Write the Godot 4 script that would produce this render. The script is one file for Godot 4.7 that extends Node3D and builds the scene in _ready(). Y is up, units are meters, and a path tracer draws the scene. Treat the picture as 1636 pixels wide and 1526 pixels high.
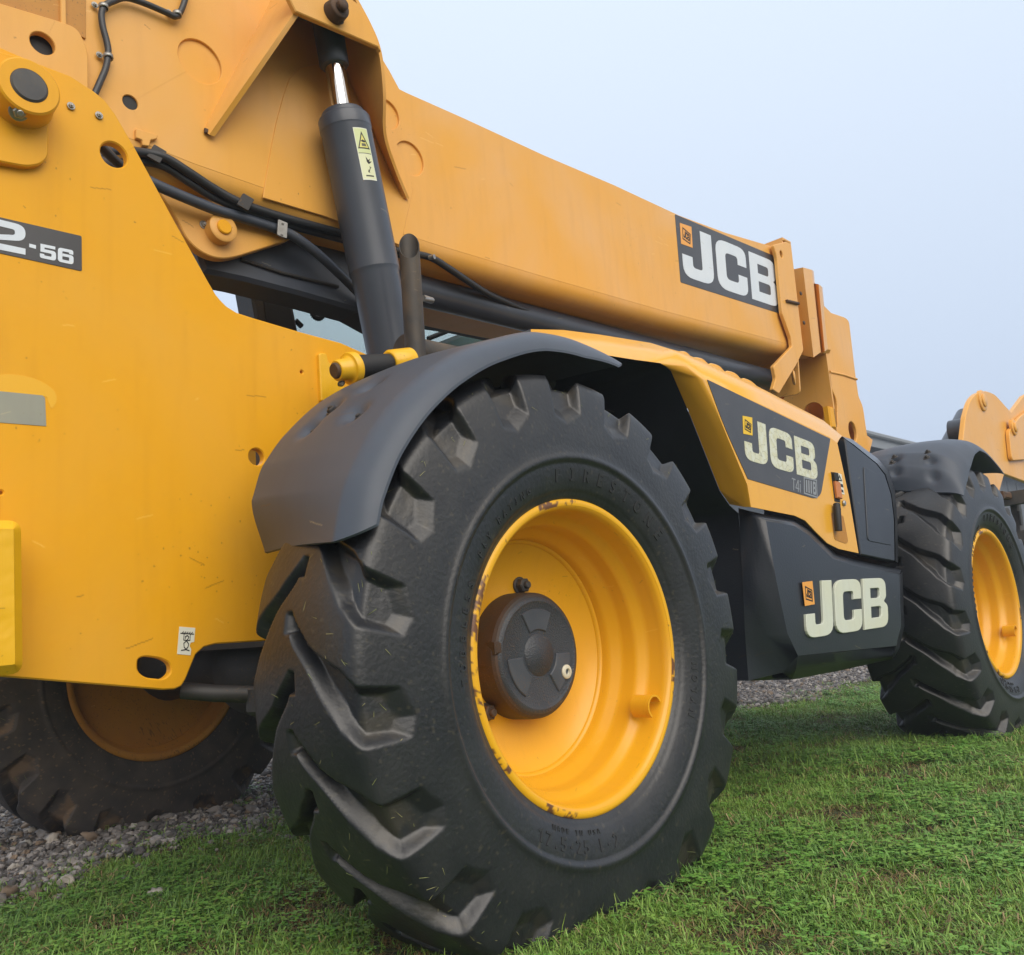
extends Node3D
# A telescopic handler parked at the edge of a lawn, on a foggy day. x runs to the machine's front, y up, z to its right-hand side.

const HUB := 0.6
const BASE := 3.067
var taken := {}
var M := {}
var rng := RandomNumberGenerator.new()


func _ready():
	rng.seed = 7
	# ---- camera
	var cam := Camera3D.new()
	cam.name = "camera"
	add_child(cam)
	cam.fov = 57.19
	cam.near = 0.05
	cam.far = 900.0
	cam.position = Vector3(-1.5509, 0.6809, 1.2967)
	cam.rotation = Vector3(0.1629, -0.8069, -0.0758)
	cam.current = true
	# ---- sky and air
	var sm := ProceduralSkyMaterial.new()
	sm.sky_top_color = lin(0.462, 0.515, 0.582)
	sm.sky_horizon_color = lin(0.272, 0.327, 0.42)
	sm.sky_curve = 0.6
	sm.sky_energy_multiplier = 1.0
	sm.ground_bottom_color = lin(0.10, 0.11, 0.08)
	sm.ground_horizon_color = lin(0.2, 0.24, 0.3)
	sm.sun_angle_max = 1.0
	var sky := Sky.new()
	sky.sky_material = sm
	var env := Environment.new()
	env.background_mode = Environment.BG_SKY
	env.sky = sky
	env.tonemap_mode = Environment.TONE_MAPPER_LINEAR
	env.tonemap_exposure = 2.1
	env.fog_enabled = true
	env.fog_density = 0.005
	env.fog_light_color = lin(0.42, 0.48, 0.57)
	env.sdfgi_enabled = true
	env.ssao_enabled = true
	env.ssil_enabled = true
	var we := WorldEnvironment.new()
	we.name = "world_environment"
	we.environment = env
	add_child(we)
	# ---- sun behind thick cloud
	var sun := DirectionalLight3D.new()
	sun.name = "overcast_sun"
	sun.light_color = Color(1.0, 0.97, 0.93)
	sun.light_energy = 0.42
	sun.light_angular_distance = 60.0
	sun.shadow_enabled = true
	add_child(sun)
	sun.look_at_from_position(Vector3(-2.2, 5.2, 6.6), Vector3.ZERO)
	# ---- the place, then the machine, then the small things
	materials()
	ground()
	warehouse()
	var t := thing("telehandler", "yellow and black telescopic handler with worn paint parked half on grass, half on gravel", "telehandler")
	frame_parts(t)
	boom_parts(t)
	ram_parts(t)
	under_boom(t)
	cab_parts(t)
	engine_pod(t)
	mudguards(t)
	wheels(t)
	carriage(t)
	gravel()
	grass()


# ======================================================================= naming
func numbered(called: String, parent: Node) -> String:
	var key := "%d/%s" % [parent.get_instance_id(), called]
	var n: int = taken.get(key, 0)
	taken[key] = n + 1
	return called if n == 0 else "%s_%03d" % [called, n]


func thing(called: String, label: String, category: String, group := "") -> Node3D:
	var o := Node3D.new()
	o.name = numbered(called, self)
	add_child(o, true)
	tag(o, label, category, group)
	return o


func tag(o: Node, label: String, category: String, group := "", kind := "") -> void:
	o.set_meta("label", label)
	o.set_meta("category", category)
	if group:
		o.set_meta("group", group)
	if kind:
		o.set_meta("kind", kind)


func part(called: String, mesh: Mesh, mat: Material, parent: Node, xf := Transform3D()) -> MeshInstance3D:
	var o := MeshInstance3D.new()
	o.name = numbered(called, parent)
	o.mesh = mesh
	o.material_override = mat
	o.transform = xf
	parent.add_child(o, true)
	return o


func group_part(called: String, parent: Node, xf := Transform3D()) -> Node3D:
	var o := Node3D.new()
	o.name = numbered(called, parent)
	o.transform = xf
	parent.add_child(o, true)
	return o


# ======================================================================= shapes
func lin(r: float, g: float, b: float) -> Color:
	return Color(r, g, b).linear_to_srgb()


func V(a: Array) -> PackedVector2Array:
	var p := PackedVector2Array()
	for i in range(0, a.size(), 2):
		p.append(Vector2(a[i], a[i + 1]))
	return p


func begin() -> SurfaceTool:
	var st := SurfaceTool.new()
	st.begin(Mesh.PRIMITIVE_TRIANGLES)
	return st


func done(st: SurfaceTool) -> ArrayMesh:
	st.generate_normals()
	return st.commit()


func tri(st: SurfaceTool, a: Vector3, b: Vector3, c: Vector3) -> void:
	st.add_vertex(a)
	st.add_vertex(c)
	st.add_vertex(b)


func quad(st: SurfaceTool, a: Vector3, b: Vector3, c: Vector3, d: Vector3) -> void:
	tri(st, a, b, c)
	tri(st, a, c, d)


func area(p: PackedVector2Array) -> float:
	var s := 0.0
	for i in p.size():
		s += p[i].cross(p[(i + 1) % p.size()])
	return s / 2.0


func wound(p: PackedVector2Array, ccw: bool) -> PackedVector2Array:
	var q := PackedVector2Array(p)
	if (area(q) > 0.0) != ccw:
		q.reverse()
	return q


func inset(p: PackedVector2Array, d: float) -> PackedVector2Array:
	var q := PackedVector2Array()
	var n := p.size()
	for i in n:
		var a: Vector2 = (p[i] - p[(i + n - 1) % n]).normalized()
		var b: Vector2 = (p[(i + 1) % n] - p[i]).normalized()
		var na := Vector2(-a.y, a.x)
		var nb := Vector2(-b.y, b.x)
		var m := (na + nb) / maxf(0.35, 1.0 + na.dot(nb))
		q.append(p[i] + m * d)
	return q


func merged(outer: PackedVector2Array, holes: Array) -> Array:  # outer loop and holes joined by hairline slits; returns [points, source index]
	var loop := PackedVector2Array(outer)
	for h: PackedVector2Array in holes:
		var best := INF
		var bi := 0
		var bj := 0
		for i in loop.size():
			for j in h.size():
				var d := loop[i].distance_squared_to(h[j])
				if d < best:
					best = d
					bi = i
					bj = j
		var dir := (h[bj] - loop[bi]).normalized()
		var off := -Vector2(-dir.y, dir.x) * 0.0003
		var q := PackedVector2Array()
		for i in bi + 1:
			q.append(loop[i])
		for j in h.size():
			q.append(h[(bj + j) % h.size()])
		q.append(h[bj] + off)
		q.append(loop[bi] + off)
		for i in range(bi + 1, loop.size()):
			q.append(loop[i])
		loop = q
	return [loop]


func plate(st: SurfaceTool, poly: PackedVector2Array, z: float, t: float, b := 0.002, holes := [], xf := Transform3D()) -> void:  # an extruded outline with eased edges, front face at z
	st.set_smooth_group(-1)
	var outer := wound(poly, true)
	var hs := []
	for h: PackedVector2Array in holes:
		hs.append(wound(h, false))
	var loops := [outer] + hs
	var front := []
	for l: PackedVector2Array in loops:
		front.append(inset(l, b))
	for side in 2:
		var lp: Array = front if side == 0 else loops
		var m: PackedVector2Array = merged(lp[0], lp.slice(1))[0]
		var idx := Geometry2D.triangulate_polygon(m)
		if idx.is_empty():
			idx = Geometry2D.triangulate_polygon(merged(loops[0], loops.slice(1))[0])
		if idx.is_empty():
			print("no triangles ", poly.size(), " ", holes.size(), " ", poly[0])
		var zz := z if side == 0 else z - t
		for k in range(0, idx.size(), 3):
			var p := [m[idx[k]], m[idx[k + 1]], m[idx[k + 2]]]
			var turn: float = (p[1] - p[0]).cross(p[2] - p[0])
			if (turn > 0.0) != (side == 0):
				p.reverse()
			tri(st, xf * Vector3(p[0].x, p[0].y, zz), xf * Vector3(p[1].x, p[1].y, zz), xf * Vector3(p[2].x, p[2].y, zz))
	for k in loops.size():
		var l: PackedVector2Array = loops[k]
		var f: PackedVector2Array = front[k]
		for i in l.size():
			var j := (i + 1) % l.size()
			var a0 := xf * Vector3(f[i].x, f[i].y, z)
			var a1 := xf * Vector3(f[j].x, f[j].y, z)
			var b0 := xf * Vector3(l[i].x, l[i].y, z - b)
			var b1 := xf * Vector3(l[j].x, l[j].y, z - b)
			var c0 := xf * Vector3(l[i].x, l[i].y, z - t)
			var c1 := xf * Vector3(l[j].x, l[j].y, z - t)
			if b > 0.0:
				quad(st, b0, b1, a1, a0)
			quad(st, c0, c1, b1, b0)


func plate_mesh(poly: PackedVector2Array, z: float, t: float, b := 0.002, holes := [], xf := Transform3D()) -> ArrayMesh:
	var st := begin()
	plate(st, poly, z, t, b, holes, xf)
	return done(st)


func rounded(a: Array, r, n := 5) -> PackedVector2Array:  # corners eased with one radius, or one per corner
	var p := V(a)
	var q := PackedVector2Array()
	var c := p.size()
	for i in c:
		var rr: float = r[i] if r is Array else r
		var u := p[(i + c - 1) % c] - p[i]
		var w := p[(i + 1) % c] - p[i]
		rr = minf(rr, minf(u.length(), w.length()) * 0.49)
		if rr <= 0.0:
			q.append(p[i])
			continue
		var s := p[i] + u.normalized() * rr
		var e := p[i] + w.normalized() * rr
		for k in n + 1:
			var t := float(k) / n
			q.append(s.lerp(p[i], t).lerp(p[i].lerp(e, t), t))
	return q


func ellipse(c: Vector2, rx: float, ry := -1.0, n := 36) -> PackedVector2Array:
	var p := PackedVector2Array()
	for i in n:
		var a := TAU * i / n
		p.append(c + Vector2(cos(a) * rx, sin(a) * (ry if ry > 0.0 else rx)))
	return p


func smooth(p: Array, n := 6) -> Array:  # a curve through points in space
	var q := []
	for i in p.size() - 1:
		var a: Vector3 = p[maxi(i - 1, 0)]
		var b: Vector3 = p[i]
		var c: Vector3 = p[i + 1]
		var d: Vector3 = p[mini(i + 2, p.size() - 1)]
		for k in n:
			q.append(b.cubic_interpolate(c, a, d, float(k) / n))
	q.append(p[p.size() - 1])
	return q


func smooth2(a: Array, n := 5) -> PackedVector2Array:
	var p := V(a)
	var q := PackedVector2Array()
	for i in p.size() - 1:
		for k in n:
			q.append(p[i].cubic_interpolate(p[i + 1], p[maxi(i - 1, 0)], p[mini(i + 2, p.size() - 1)], float(k) / n))
	q.append(p[p.size() - 1])
	return q


func tube(st: SurfaceTool, p: Array, r: float, sides := 12, ribs := 0.0) -> void:
	var rings := []
	var up := Vector3.UP
	for i in p.size():
		var d: Vector3 = (p[mini(i + 1, p.size() - 1)] - p[maxi(i - 1, 0)]).normalized()
		if i == 0 and absf(d.y) > 0.9:
			up = Vector3.RIGHT
		var s := d.cross(up).normalized()
		up = s.cross(d).normalized()
		var ring := []
		var rr := r * (1.0 + (ribs if i % 2 == 0 else 0.0))
		for k in sides:
			var a := TAU * k / sides
			ring.append(p[i] + (s * cos(a) + up * sin(a)) * rr)
		rings.append(ring)
	st.set_smooth_group(1)
	for i in rings.size() - 1:
		for k in sides:
			var j := (k + 1) % sides
			quad(st, rings[i][k], rings[i + 1][k], rings[i + 1][j], rings[i][j])
	st.set_smooth_group(-1)
	for e in [0, rings.size() - 1]:
		for k in range(1, sides - 1):
			if e == 0:
				tri(st, rings[e][0], rings[e][k], rings[e][k + 1])
			else:
				tri(st, rings[e][0], rings[e][k + 1], rings[e][k])


func tube_mesh(p: Array, r: float, sides := 12, ribs := 0.0) -> ArrayMesh:
	var st := begin()
	tube(st, p, r, sides, ribs)
	return done(st)


func along(a: Vector3, b: Vector3) -> Transform3D:  # local z runs from a to b
	var d := (b - a).normalized()
	var up := Vector3.UP if absf(d.y) < 0.95 else Vector3.RIGHT
	var x := up.cross(d).normalized()
	return Transform3D(Basis(x, d.cross(x), d), a)


func lathe(st: SurfaceTool, strips: Array, segs := 48, xf := Transform3D()) -> void:  # strips of [radius, z, ...]; each strip is smooth in itself
	var g := 1
	for s: Array in strips:
		g += 1
		st.set_smooth_group(g)
		for i in range(0, s.size() - 2, 2):
			for k in segs:
				var a0 := TAU * k / segs
				var a1 := TAU * ((k + 1) % segs) / segs
				var p00 := xf * Vector3(cos(a0) * s[i], sin(a0) * s[i], s[i + 1])
				var p01 := xf * Vector3(cos(a1) * s[i], sin(a1) * s[i], s[i + 1])
				var p10 := xf * Vector3(cos(a0) * s[i + 2], sin(a0) * s[i + 2], s[i + 3])
				var p11 := xf * Vector3(cos(a1) * s[i + 2], sin(a1) * s[i + 2], s[i + 3])
				if s[i] > 0.0:
					tri(st, p00, p01, p11)
				if s[i + 2] > 0.0:
					tri(st, p00, p11, p10)


func lathe_mesh(strips: Array, segs := 48, xf := Transform3D()) -> ArrayMesh:
	var st := begin()
	lathe(st, strips, segs, xf)
	return done(st)


func disc_strips(r: float, z: float, h: float, c := 0.003) -> Array:  # a short round bar with eased rims, from z to z + h
	return [[0.0, z, r, z], [r, z, r, z + h - c], [r, z + h - c, r - c, z + h], [r - c, z + h, 0.0, z + h]]


func bar(st: SurfaceTool, size: Vector3, xf: Transform3D, b := 0.003) -> void:  # a box with eased edges, centred
	var h := size / 2.0
	plate(st, V([-h.x, -h.y, h.x, -h.y, h.x, h.y, -h.x, h.y]), h.z, size.z, minf(b, minf(h.x, h.y) * 0.5), [], xf)


func bar_mesh(size: Vector3, xf := Transform3D(), b := 0.003) -> ArrayMesh:
	var st := begin()
	bar(st, size, xf, b)
	return done(st)


func at(p: Vector3) -> Transform3D:
	return Transform3D(Basis(), p)


func hexagon(r: float) -> PackedVector2Array:
	return ellipse(Vector2.ZERO, r, r, 6)


func bolt_mesh(r: float) -> ArrayMesh:
	var st := begin()
	lathe(st, disc_strips(r * 1.45, 0.0, r * 0.3, r * 0.1), 20)
	plate(st, hexagon(r), r * 0.95, r * 0.65, r * 0.16)
	lathe(st, disc_strips(r * 0.5, r * 0.9, r * 0.45, r * 0.1), 14)
	return done(st)


func strip3(st: SurfaceTool, a: Array, b: Array, group: int) -> void:
	st.set_smooth_group(group)
	for i in a.size() - 1:
		quad(st, a[i], b[i], b[i + 1], a[i + 1])


func slab(st: SurfaceTool, a: Array, b: Array, off: Vector3) -> void:  # a thick sheet between two lines
	var a2 := a.map(func(p): return p + off)
	var b2 := b.map(func(p): return p + off)
	strip3(st, a, b, 2)
	strip3(st, b2, a2, 3)
	strip3(st, b, b2, 4)
	strip3(st, a2, a, 5)
	st.set_smooth_group(-1)
	var n := a.size() - 1
	quad(st, a[0], a2[0], b2[0], b[0])
	quad(st, a[n], b[n], b2[n], a2[n])


# ======================================================================= lettering
func glyph(c: String) -> Array:  # [outline, holes, width]; one unit high
	match c:
		"J":
			return [rounded([0.43, 1, 0.68, 1, 0.68, 0, 0, 0, 0, 0.42, 0.22, 0.42, 0.22, 0.22, 0.43, 0.22], [0.0, 0.0, 0.24, 0.24, 0.0, 0.0, 0.06, 0.06]), [], 0.68]
		"C":
			return [rounded([0, 0, 0, 1, 0.74, 1, 0.74, 0.61, 0.52, 0.61, 0.52, 0.77, 0.22, 0.77, 0.22, 0.23, 0.52, 0.23, 0.52, 0.41, 0.74, 0.41, 0.74, 0], [0.24, 0.24, 0.24, 0.0, 0.0, 0.07, 0.09, 0.09, 0.07, 0.0, 0.0, 0.24]), [], 0.74]
		"B":
			return [rounded([0, 0, 0, 1, 0.70, 1, 0.70, 0.60, 0.62, 0.525, 0.74, 0.44, 0.74, 0], [0.0, 0.0, 0.2, 0.08, 0.03, 0.08, 0.24]), [rounded([0.21, 0.60, 0.50, 0.60, 0.50, 0.80, 0.21, 0.80], [0.0, 0.06, 0.06, 0.0]), rounded([0.21, 0.21, 0.53, 0.21, 0.53, 0.43, 0.21, 0.43], [0.0, 0.06, 0.06, 0.0])], 0.74]
		"2":
			return [rounded([0, 0, 1, 0, 1, 0.21, 0.3, 0.21, 0.3, 0.32, 1, 0.46, 1, 1, 0, 1, 0, 0.64, 0.27, 0.64, 0.27, 0.78, 0.73, 0.78, 0.73, 0.6, 0, 0.42], [0.0, 0.0, 0.0, 0.0, 0.06, 0.25, 0.26, 0.22, 0.0, 0.0, 0.07, 0.07, 0.07, 0.22]), [], 1.0]
		"5":
			return [rounded([0, 0, 0, 0.31, 0.27, 0.31, 0.27, 0.22, 0.72, 0.22, 0.72, 0.44, 0.03, 0.44, 0.03, 1, 0.95, 1, 0.95, 0.79, 0.28, 0.79, 0.28, 0.66, 1, 0.66, 1, 0], [0.2, 0.0, 0.0, 0.05, 0.07, 0.07, 0.0, 0.0, 0.0, 0.0, 0.0, 0.0, 0.22, 0.22]), [], 1.0]
		"6":
			return [rounded([0, 0, 0, 1, 0.98, 1, 0.98, 0.69, 0.72, 0.69, 0.72, 0.79, 0.28, 0.79, 0.28, 0.63, 1, 0.63, 1, 0], [0.22, 0.22, 0.2, 0.0, 0.0, 0.06, 0.06, 0.0, 0.2, 0.22]), [rounded([0.28, 0.2, 0.72, 0.2, 0.72, 0.44, 0.28, 0.44], 0.06)], 1.0]
	return [V([0, 0.36, 1, 0.36, 1, 0.62, 0, 0.62]), [], 1.0]


func bilinear(p: PackedVector2Array, c: PackedVector2Array, w: float, dx: float) -> PackedVector2Array:  # c: base left, base right, cap right, cap left
	var q := PackedVector2Array()
	for v in p:
		var s := (v.x + dx) / w
		q.append(c[0].lerp(c[1], s).lerp(c[3].lerp(c[2], s), v.y))
	return q


func word(text: String, corners: Array, z: float, t: float, mat: Material, parent: Node, called := "letter", gap := 0.09, bevel := 0.0004) -> void:
	var c := V(corners)
	var w := -gap
	for ch in text:
		w += glyph(ch)[2] + gap
	var dx := 0.0
	for ch in text:
		var g := glyph(ch)
		var hs := []
		for h in g[1]:
			hs.append(bilinear(h, c, w, dx))
		part(called, plate_mesh(bilinear(g[0], c, w, dx), z, t, bevel, hs), mat, parent)
		dx += g[2] + gap


func badge(corners: Array, z: float, yellow: Material, parent: Node) -> void:  # the small square emblem: a slanted frame with three letters
	var c := V(corners)
	part("emblem", plate_mesh(c, z, 0.0012, 0.0002), yellow, parent)
	var fr := bilinear(V([0.14, 0.26, 0.80, 0.12, 0.88, 0.62, 0.20, 0.84]), c, 1.0, 0.0)
	var fi := bilinear(V([0.19, 0.31, 0.75, 0.185, 0.82, 0.585, 0.245, 0.765]), c, 1.0, 0.0)
	part("emblem_frame", plate_mesh(fr, z + 0.0006, 0.0006, 0.0, [fi]), M.print_black, parent)
	var st := begin()
	var quad_c := bilinear(V([0.24, 0.36, 0.74, 0.25, 0.79, 0.56, 0.29, 0.72]), c, 1.0, 0.0)
	var dx := 0.0
	for ch in "JCB":
		var g := glyph(ch)
		var hs := []
		for h in g[1]:
			hs.append(bilinear(h, quad_c, 2.3, dx))
		plate(st, bilinear(g[0], quad_c, 2.3, dx), z + 0.0006, 0.0006, 0.0, hs)
		dx += g[2] + 0.07
	part("emblem_lettering", done(st), M.print_black, parent)


func sign_text(text: String, p: Vector3, right: Vector3, up: Vector3, h: float, mat: Material, parent: Node, called := "lettering", depth := 0.001, weight := 600) -> void:
	var tm := TextMesh.new()
	var f := SystemFont.new()
	f.font_names = PackedStringArray(["Droid Sans"])
	f.font_weight = weight
	tm.font = f
	tm.text = text
	tm.font_size = 64
	tm.pixel_size = 1.0 / 46.0
	tm.depth = 0.02
	tm.horizontal_alignment = HORIZONTAL_ALIGNMENT_LEFT
	tm.vertical_alignment = VERTICAL_ALIGNMENT_BOTTOM
	part(called, tm, mat, parent, Transform3D(Basis(right * h, up * h, right.normalized().cross(up.normalized()) * depth / 0.02), p))


# ======================================================================= materials
func noise(seed_: int, freq: float, oct := 4, type := FastNoiseLite.TYPE_SIMPLEX_SMOOTH) -> FastNoiseLite:
	var n := FastNoiseLite.new()
	n.seed = seed_
	n.noise_type = type
	n.frequency = freq
	n.fractal_octaves = oct
	return n


func picture(w: int, h: int, fn: Callable) -> ImageTexture:
	var im := Image.create(w, h, false, Image.FORMAT_RGB8)
	for y in h:
		for x in w:
			im.set_pixel(x, y, fn.call(x, y))
	return ImageTexture.create_from_image(im)


func tiled(n: FastNoiseLite, x: int, y: int, size: int) -> float:  # noise that repeats without a seam
	var a := TAU * x / size
	var b := TAU * y / size
	var r := size / TAU
	return n.get_noise_3d(cos(a) * r + cos(b) * r * 0.31, sin(a) * r + sin(b) * r * 0.57, cos(b) * r * 0.9 + sin(b) * r * 0.43 + 11.0)


func painted(base: Color, worn: Color, seed_: int, specks: float) -> ImageTexture:  # faded paint: cloudy tone, dust, small chips and scratches
	var size := 512
	var cloud := noise(seed_, 0.006, 4)
	var dust := noise(seed_ + 1, 0.05, 3)
	var run := noise(seed_ + 3, 0.045, 3)
	var chip := noise(seed_ + 2, 0.19, 2)
	var img := Image.create(size, size, false, Image.FORMAT_RGB8)
	for y in size:
		for x in size:
			var c := base.lerp(worn, clampf(0.4 + 0.9 * tiled(cloud, x, y, size), 0.0, 1.0))
			var d := tiled(dust, x, y, size)
			c = c * (1.0 + 0.012 * d)
			var streak := run.get_noise_3d(cos(TAU * x / size) * size / TAU, sin(TAU * x / size) * size / TAU, 9.0 * sin(TAU * y / size) + 5.0 * cos(TAU * y / size))
			c = c.lerp(Color(c.r * 0.80, c.g * 0.76, c.b * 0.8), 0.45 * clampf(streak * 0.9 + 0.1 * tiled(cloud, y, x, size) - 0.12, 0.0, 0.4))
			var k := tiled(chip, x, y, size)
			k += 0.25 * tiled(cloud, y, x, size)
			if k > specks:
				c = c.lerp(Color(0.16, 0.085, 0.025), clampf((k - specks) * 6.0, 0.0, 0.7))
			img.set_pixel(x, y, c.linear_to_srgb())
	var g := RandomNumberGenerator.new()
	g.seed = seed_ * 31 + 5
	for i in 26:  # hairline scratches
		var p := Vector2(g.randf() * size, g.randf() * size)
		var dir := Vector2.from_angle(g.randf_range(-0.5, 0.5)) * (1.0 if g.randf() < 0.5 else -1.0)
		var pale := g.randf() < 0.6
		for s in int(g.randf_range(5, 26)):
			var q := Vector2i(posmod(int(p.x), size), posmod(int(p.y), size))
			var c := img.get_pixelv(q)
			img.set_pixelv(q, c.lerp(Color(1.0, 0.87, 0.6) if pale else Color(0.42, 0.28, 0.14), 0.35))
			p += dir
	return ImageTexture.create_from_image(img)


func mat(base: Color, rough := 0.5, metal := 0.0) -> StandardMaterial3D:
	var m := StandardMaterial3D.new()
	m.albedo_color = base
	m.roughness = rough
	m.metallic = metal
	return m


func triplanar(m: StandardMaterial3D, tex: Texture2D, scale: float) -> StandardMaterial3D:
	m.albedo_color = Color.WHITE
	m.albedo_texture = tex
	m.uv1_triplanar = true
	m.uv1_world_triplanar = true
	m.uv1_scale = Vector3.ONE * scale
	m.uv1_triplanar_sharpness = 4.0
	return m


func ripple(seed_: int, freq: float, oct := 3) -> NoiseTexture2D:
	var t := NoiseTexture2D.new()
	t.width = 512
	t.height = 512
	t.seamless = true
	t.noise = noise(seed_, freq, oct)
	return t


func materials() -> void:
	M.frame_yellow = triplanar(mat(Color.WHITE, 0.38), painted(Color(0.785, 0.375, 0.012), Color(0.765, 0.385, 0.035), 3, 0.73), 0.8)
	M.frame_yellow.metallic_specular = 0.3
	M.hazed_boom_yellow = triplanar(mat(Color.WHITE, 0.36), painted(Color(0.765, 0.385, 0.065), Color(0.745, 0.42, 0.15), 8, 0.77), 0.7)  # faded boom paint; sky sheen and haze also paled into the colour
	M.hazed_boom_yellow.metallic_specular = 0.4
	M.bright_yellow = triplanar(mat(Color.WHITE, 0.34), painted(Color(0.82, 0.46, 0.008), Color(0.80, 0.45, 0.015), 12, 0.75), 1.1)
	M.bright_yellow.heightmap_enabled = true
	M.bright_yellow.heightmap_texture = ripple(5, 0.02, 3)
	M.bright_yellow.heightmap_scale = 0.25
	M.rim_yellow = triplanar(mat(Color.WHITE, 0.3), painted(Color(0.80, 0.40, 0.012), Color(0.78, 0.38, 0.02), 15, 0.74), 1.3)
	M.rusty_yellow = triplanar(mat(Color.WHITE, 0.55), painted(Color(0.50, 0.23, 0.03), Color(0.38, 0.16, 0.03), 18, 0.50), 1.2)
	M.hood_yellow = triplanar(mat(Color.WHITE, 0.26), painted(Color(0.80, 0.40, 0.03), Color(0.79, 0.41, 0.05), 21, 0.79), 0.6)
	M.plastic = triplanar(mat(Color.WHITE, 0.3), painted(Color(0.017, 0.021, 0.030), Color(0.025, 0.03, 0.04), 25, 0.83), 0.9)
	M.plastic.heightmap_enabled = true
	M.plastic.heightmap_texture = ripple(44, 0.25, 2)
	M.plastic.heightmap_scale = 0.03
	M.guard = triplanar(mat(Color.WHITE, 0.46), painted(Color(0.056, 0.071, 0.10), Color(0.075, 0.09, 0.12), 28, 0.85), 0.8)  # lightened and blued: sky sheen and haze sit in this colour
	M.guard.metallic_specular = 0.45
	M.hazed_black_paint = triplanar(mat(Color.WHITE, 0.36), painted(Color(0.05, 0.06, 0.082), Color(0.07, 0.081, 0.105), 31, 0.77), 1.0)  # black paint with bluish haze lifted into its colour
	M.dark_steel = triplanar(mat(Color.WHITE, 0.55), painted(Color(0.03, 0.029, 0.03), Color(0.048, 0.043, 0.04), 34, 0.55), 1.2)
	M.hose = mat(lin(0.03, 0.032, 0.037), 0.4)
	M.rubber_trim = mat(lin(0.012, 0.012, 0.013), 0.6)
	M.decal_grey = triplanar(mat(Color.WHITE, 0.3), painted(Color(0.045, 0.046, 0.052), Color(0.06, 0.06, 0.066), 37, 0.87), 1.6)
	M.decal_white = triplanar(mat(Color.WHITE, 0.4), painted(Color(0.62, 0.69, 0.78), Color(0.68, 0.74, 0.81), 40, 0.79), 1.6)
	M.decal_cream = triplanar(mat(Color.WHITE, 0.42), cracked(), 2.4)
	M.badge_cream = triplanar(mat(Color.WHITE, 0.4), painted(Color(0.60, 0.65, 0.58), Color(0.62, 0.64, 0.50), 91, 0.9), 1.2)
	M.decal_silver = mat(lin(0.26, 0.28, 0.31), 0.4)
	M.reflector = triplanar(mat(Color.WHITE, 0.3), painted(Color(0.27, 0.28, 0.24), Color(0.31, 0.31, 0.25), 43, 0.75), 2.0)
	M.touch_up = mat(lin(0.80, 0.42, 0.008), 0.36)
	M.print_black = mat(lin(0.012, 0.012, 0.013), 0.5)
	M.emblem_yellow = mat(lin(0.82, 0.52, 0.01), 0.4)
	M.emblem_orange = mat(lin(0.80, 0.36, 0.06), 0.4)
	M.zinc = triplanar(mat(Color.WHITE, 0.42, 0.75), painted(Color(0.42, 0.42, 0.41), Color(0.25, 0.24, 0.22), 46, 0.60), 6.0)
	M.rust_steel = triplanar(mat(Color.WHITE, 0.7, 0.1), painted(Color(0.11, 0.055, 0.025), Color(0.05, 0.038, 0.032), 49, 0.60), 4.0)
	M.pin_dark = triplanar(mat(Color.WHITE, 0.6, 0.2), painted(Color(0.06, 0.062, 0.068), Color(0.10, 0.095, 0.09), 52, 0.45), 5.0)
	M.chrome = mat(lin(0.75, 0.77, 0.8), 0.08, 1.0)
	M.hub_black = triplanar(mat(Color.WHITE, 0.45), painted(Color(0.03, 0.036, 0.048), Color(0.046, 0.053, 0.066), 55, 0.50), 3.0)
	M.hub_black.heightmap_enabled = true
	M.hub_black.heightmap_texture = ripple(61, 0.12, 3)
	M.hub_black.heightmap_scale = 0.12
	M.hub_rust = triplanar(mat(Color.WHITE, 0.6), painted(Color(0.035, 0.03, 0.028), Color(0.07, 0.035, 0.018), 58, 0.45), 3.0)
	M.hub_pad = triplanar(mat(Color.WHITE, 0.5), painted(Color(0.048, 0.057, 0.074), Color(0.075, 0.085, 0.105), 56, 0.5), 3.0)
	M.bone = mat(lin(0.62, 0.58, 0.46), 0.4)
	M.exhaust = triplanar(mat(Color.WHITE, 0.6, 0.1), painted(Color(0.035, 0.033, 0.032), Color(0.10, 0.075, 0.05), 64, 0.60), 3.0)
	M.glass = mat(Color(0.62, 0.84, 0.86, 0.2), 0.03)
	M.glass.transparency = BaseMaterial3D.TRANSPARENCY_ALPHA
	M.label_white = mat(lin(0.72, 0.72, 0.62), 0.45)
	M.latch_orange = mat(lin(0.55, 0.19, 0.05), 0.45)
	M.slate_wall = triplanar(mat(Color.WHITE, 0.6), painted(Color(0.075, 0.085, 0.095), Color(0.095, 0.105, 0.115), 67, 0.87), 0.3)
	M.slate_trim = mat(lin(0.2, 0.22, 0.24), 0.5)
	M.tyre = mat(lin(0.25, 0.25, 0.25), 0.43)
	M.tyre.metallic_specular = 0.6
	M.tyre.vertex_color_use_as_albedo = true
	M.tyre.heightmap_enabled = true
	M.tyre.heightmap_texture = ripple(71, 0.06, 4)
	M.tyre.heightmap_scale = 0.06
	M.tyre.uv1_triplanar = true
	M.tyre.uv1_scale = Vector3.ONE * 2.2
	M.dusty_tyre = M.tyre.duplicate()
	M.dusty_tyre.albedo_color = lin(1.0, 0.74, 0.53)
	M.dusty_tyre.roughness = 0.75
	M.tyre_print = mat(lin(0.026, 0.027, 0.03), 0.42)


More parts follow.
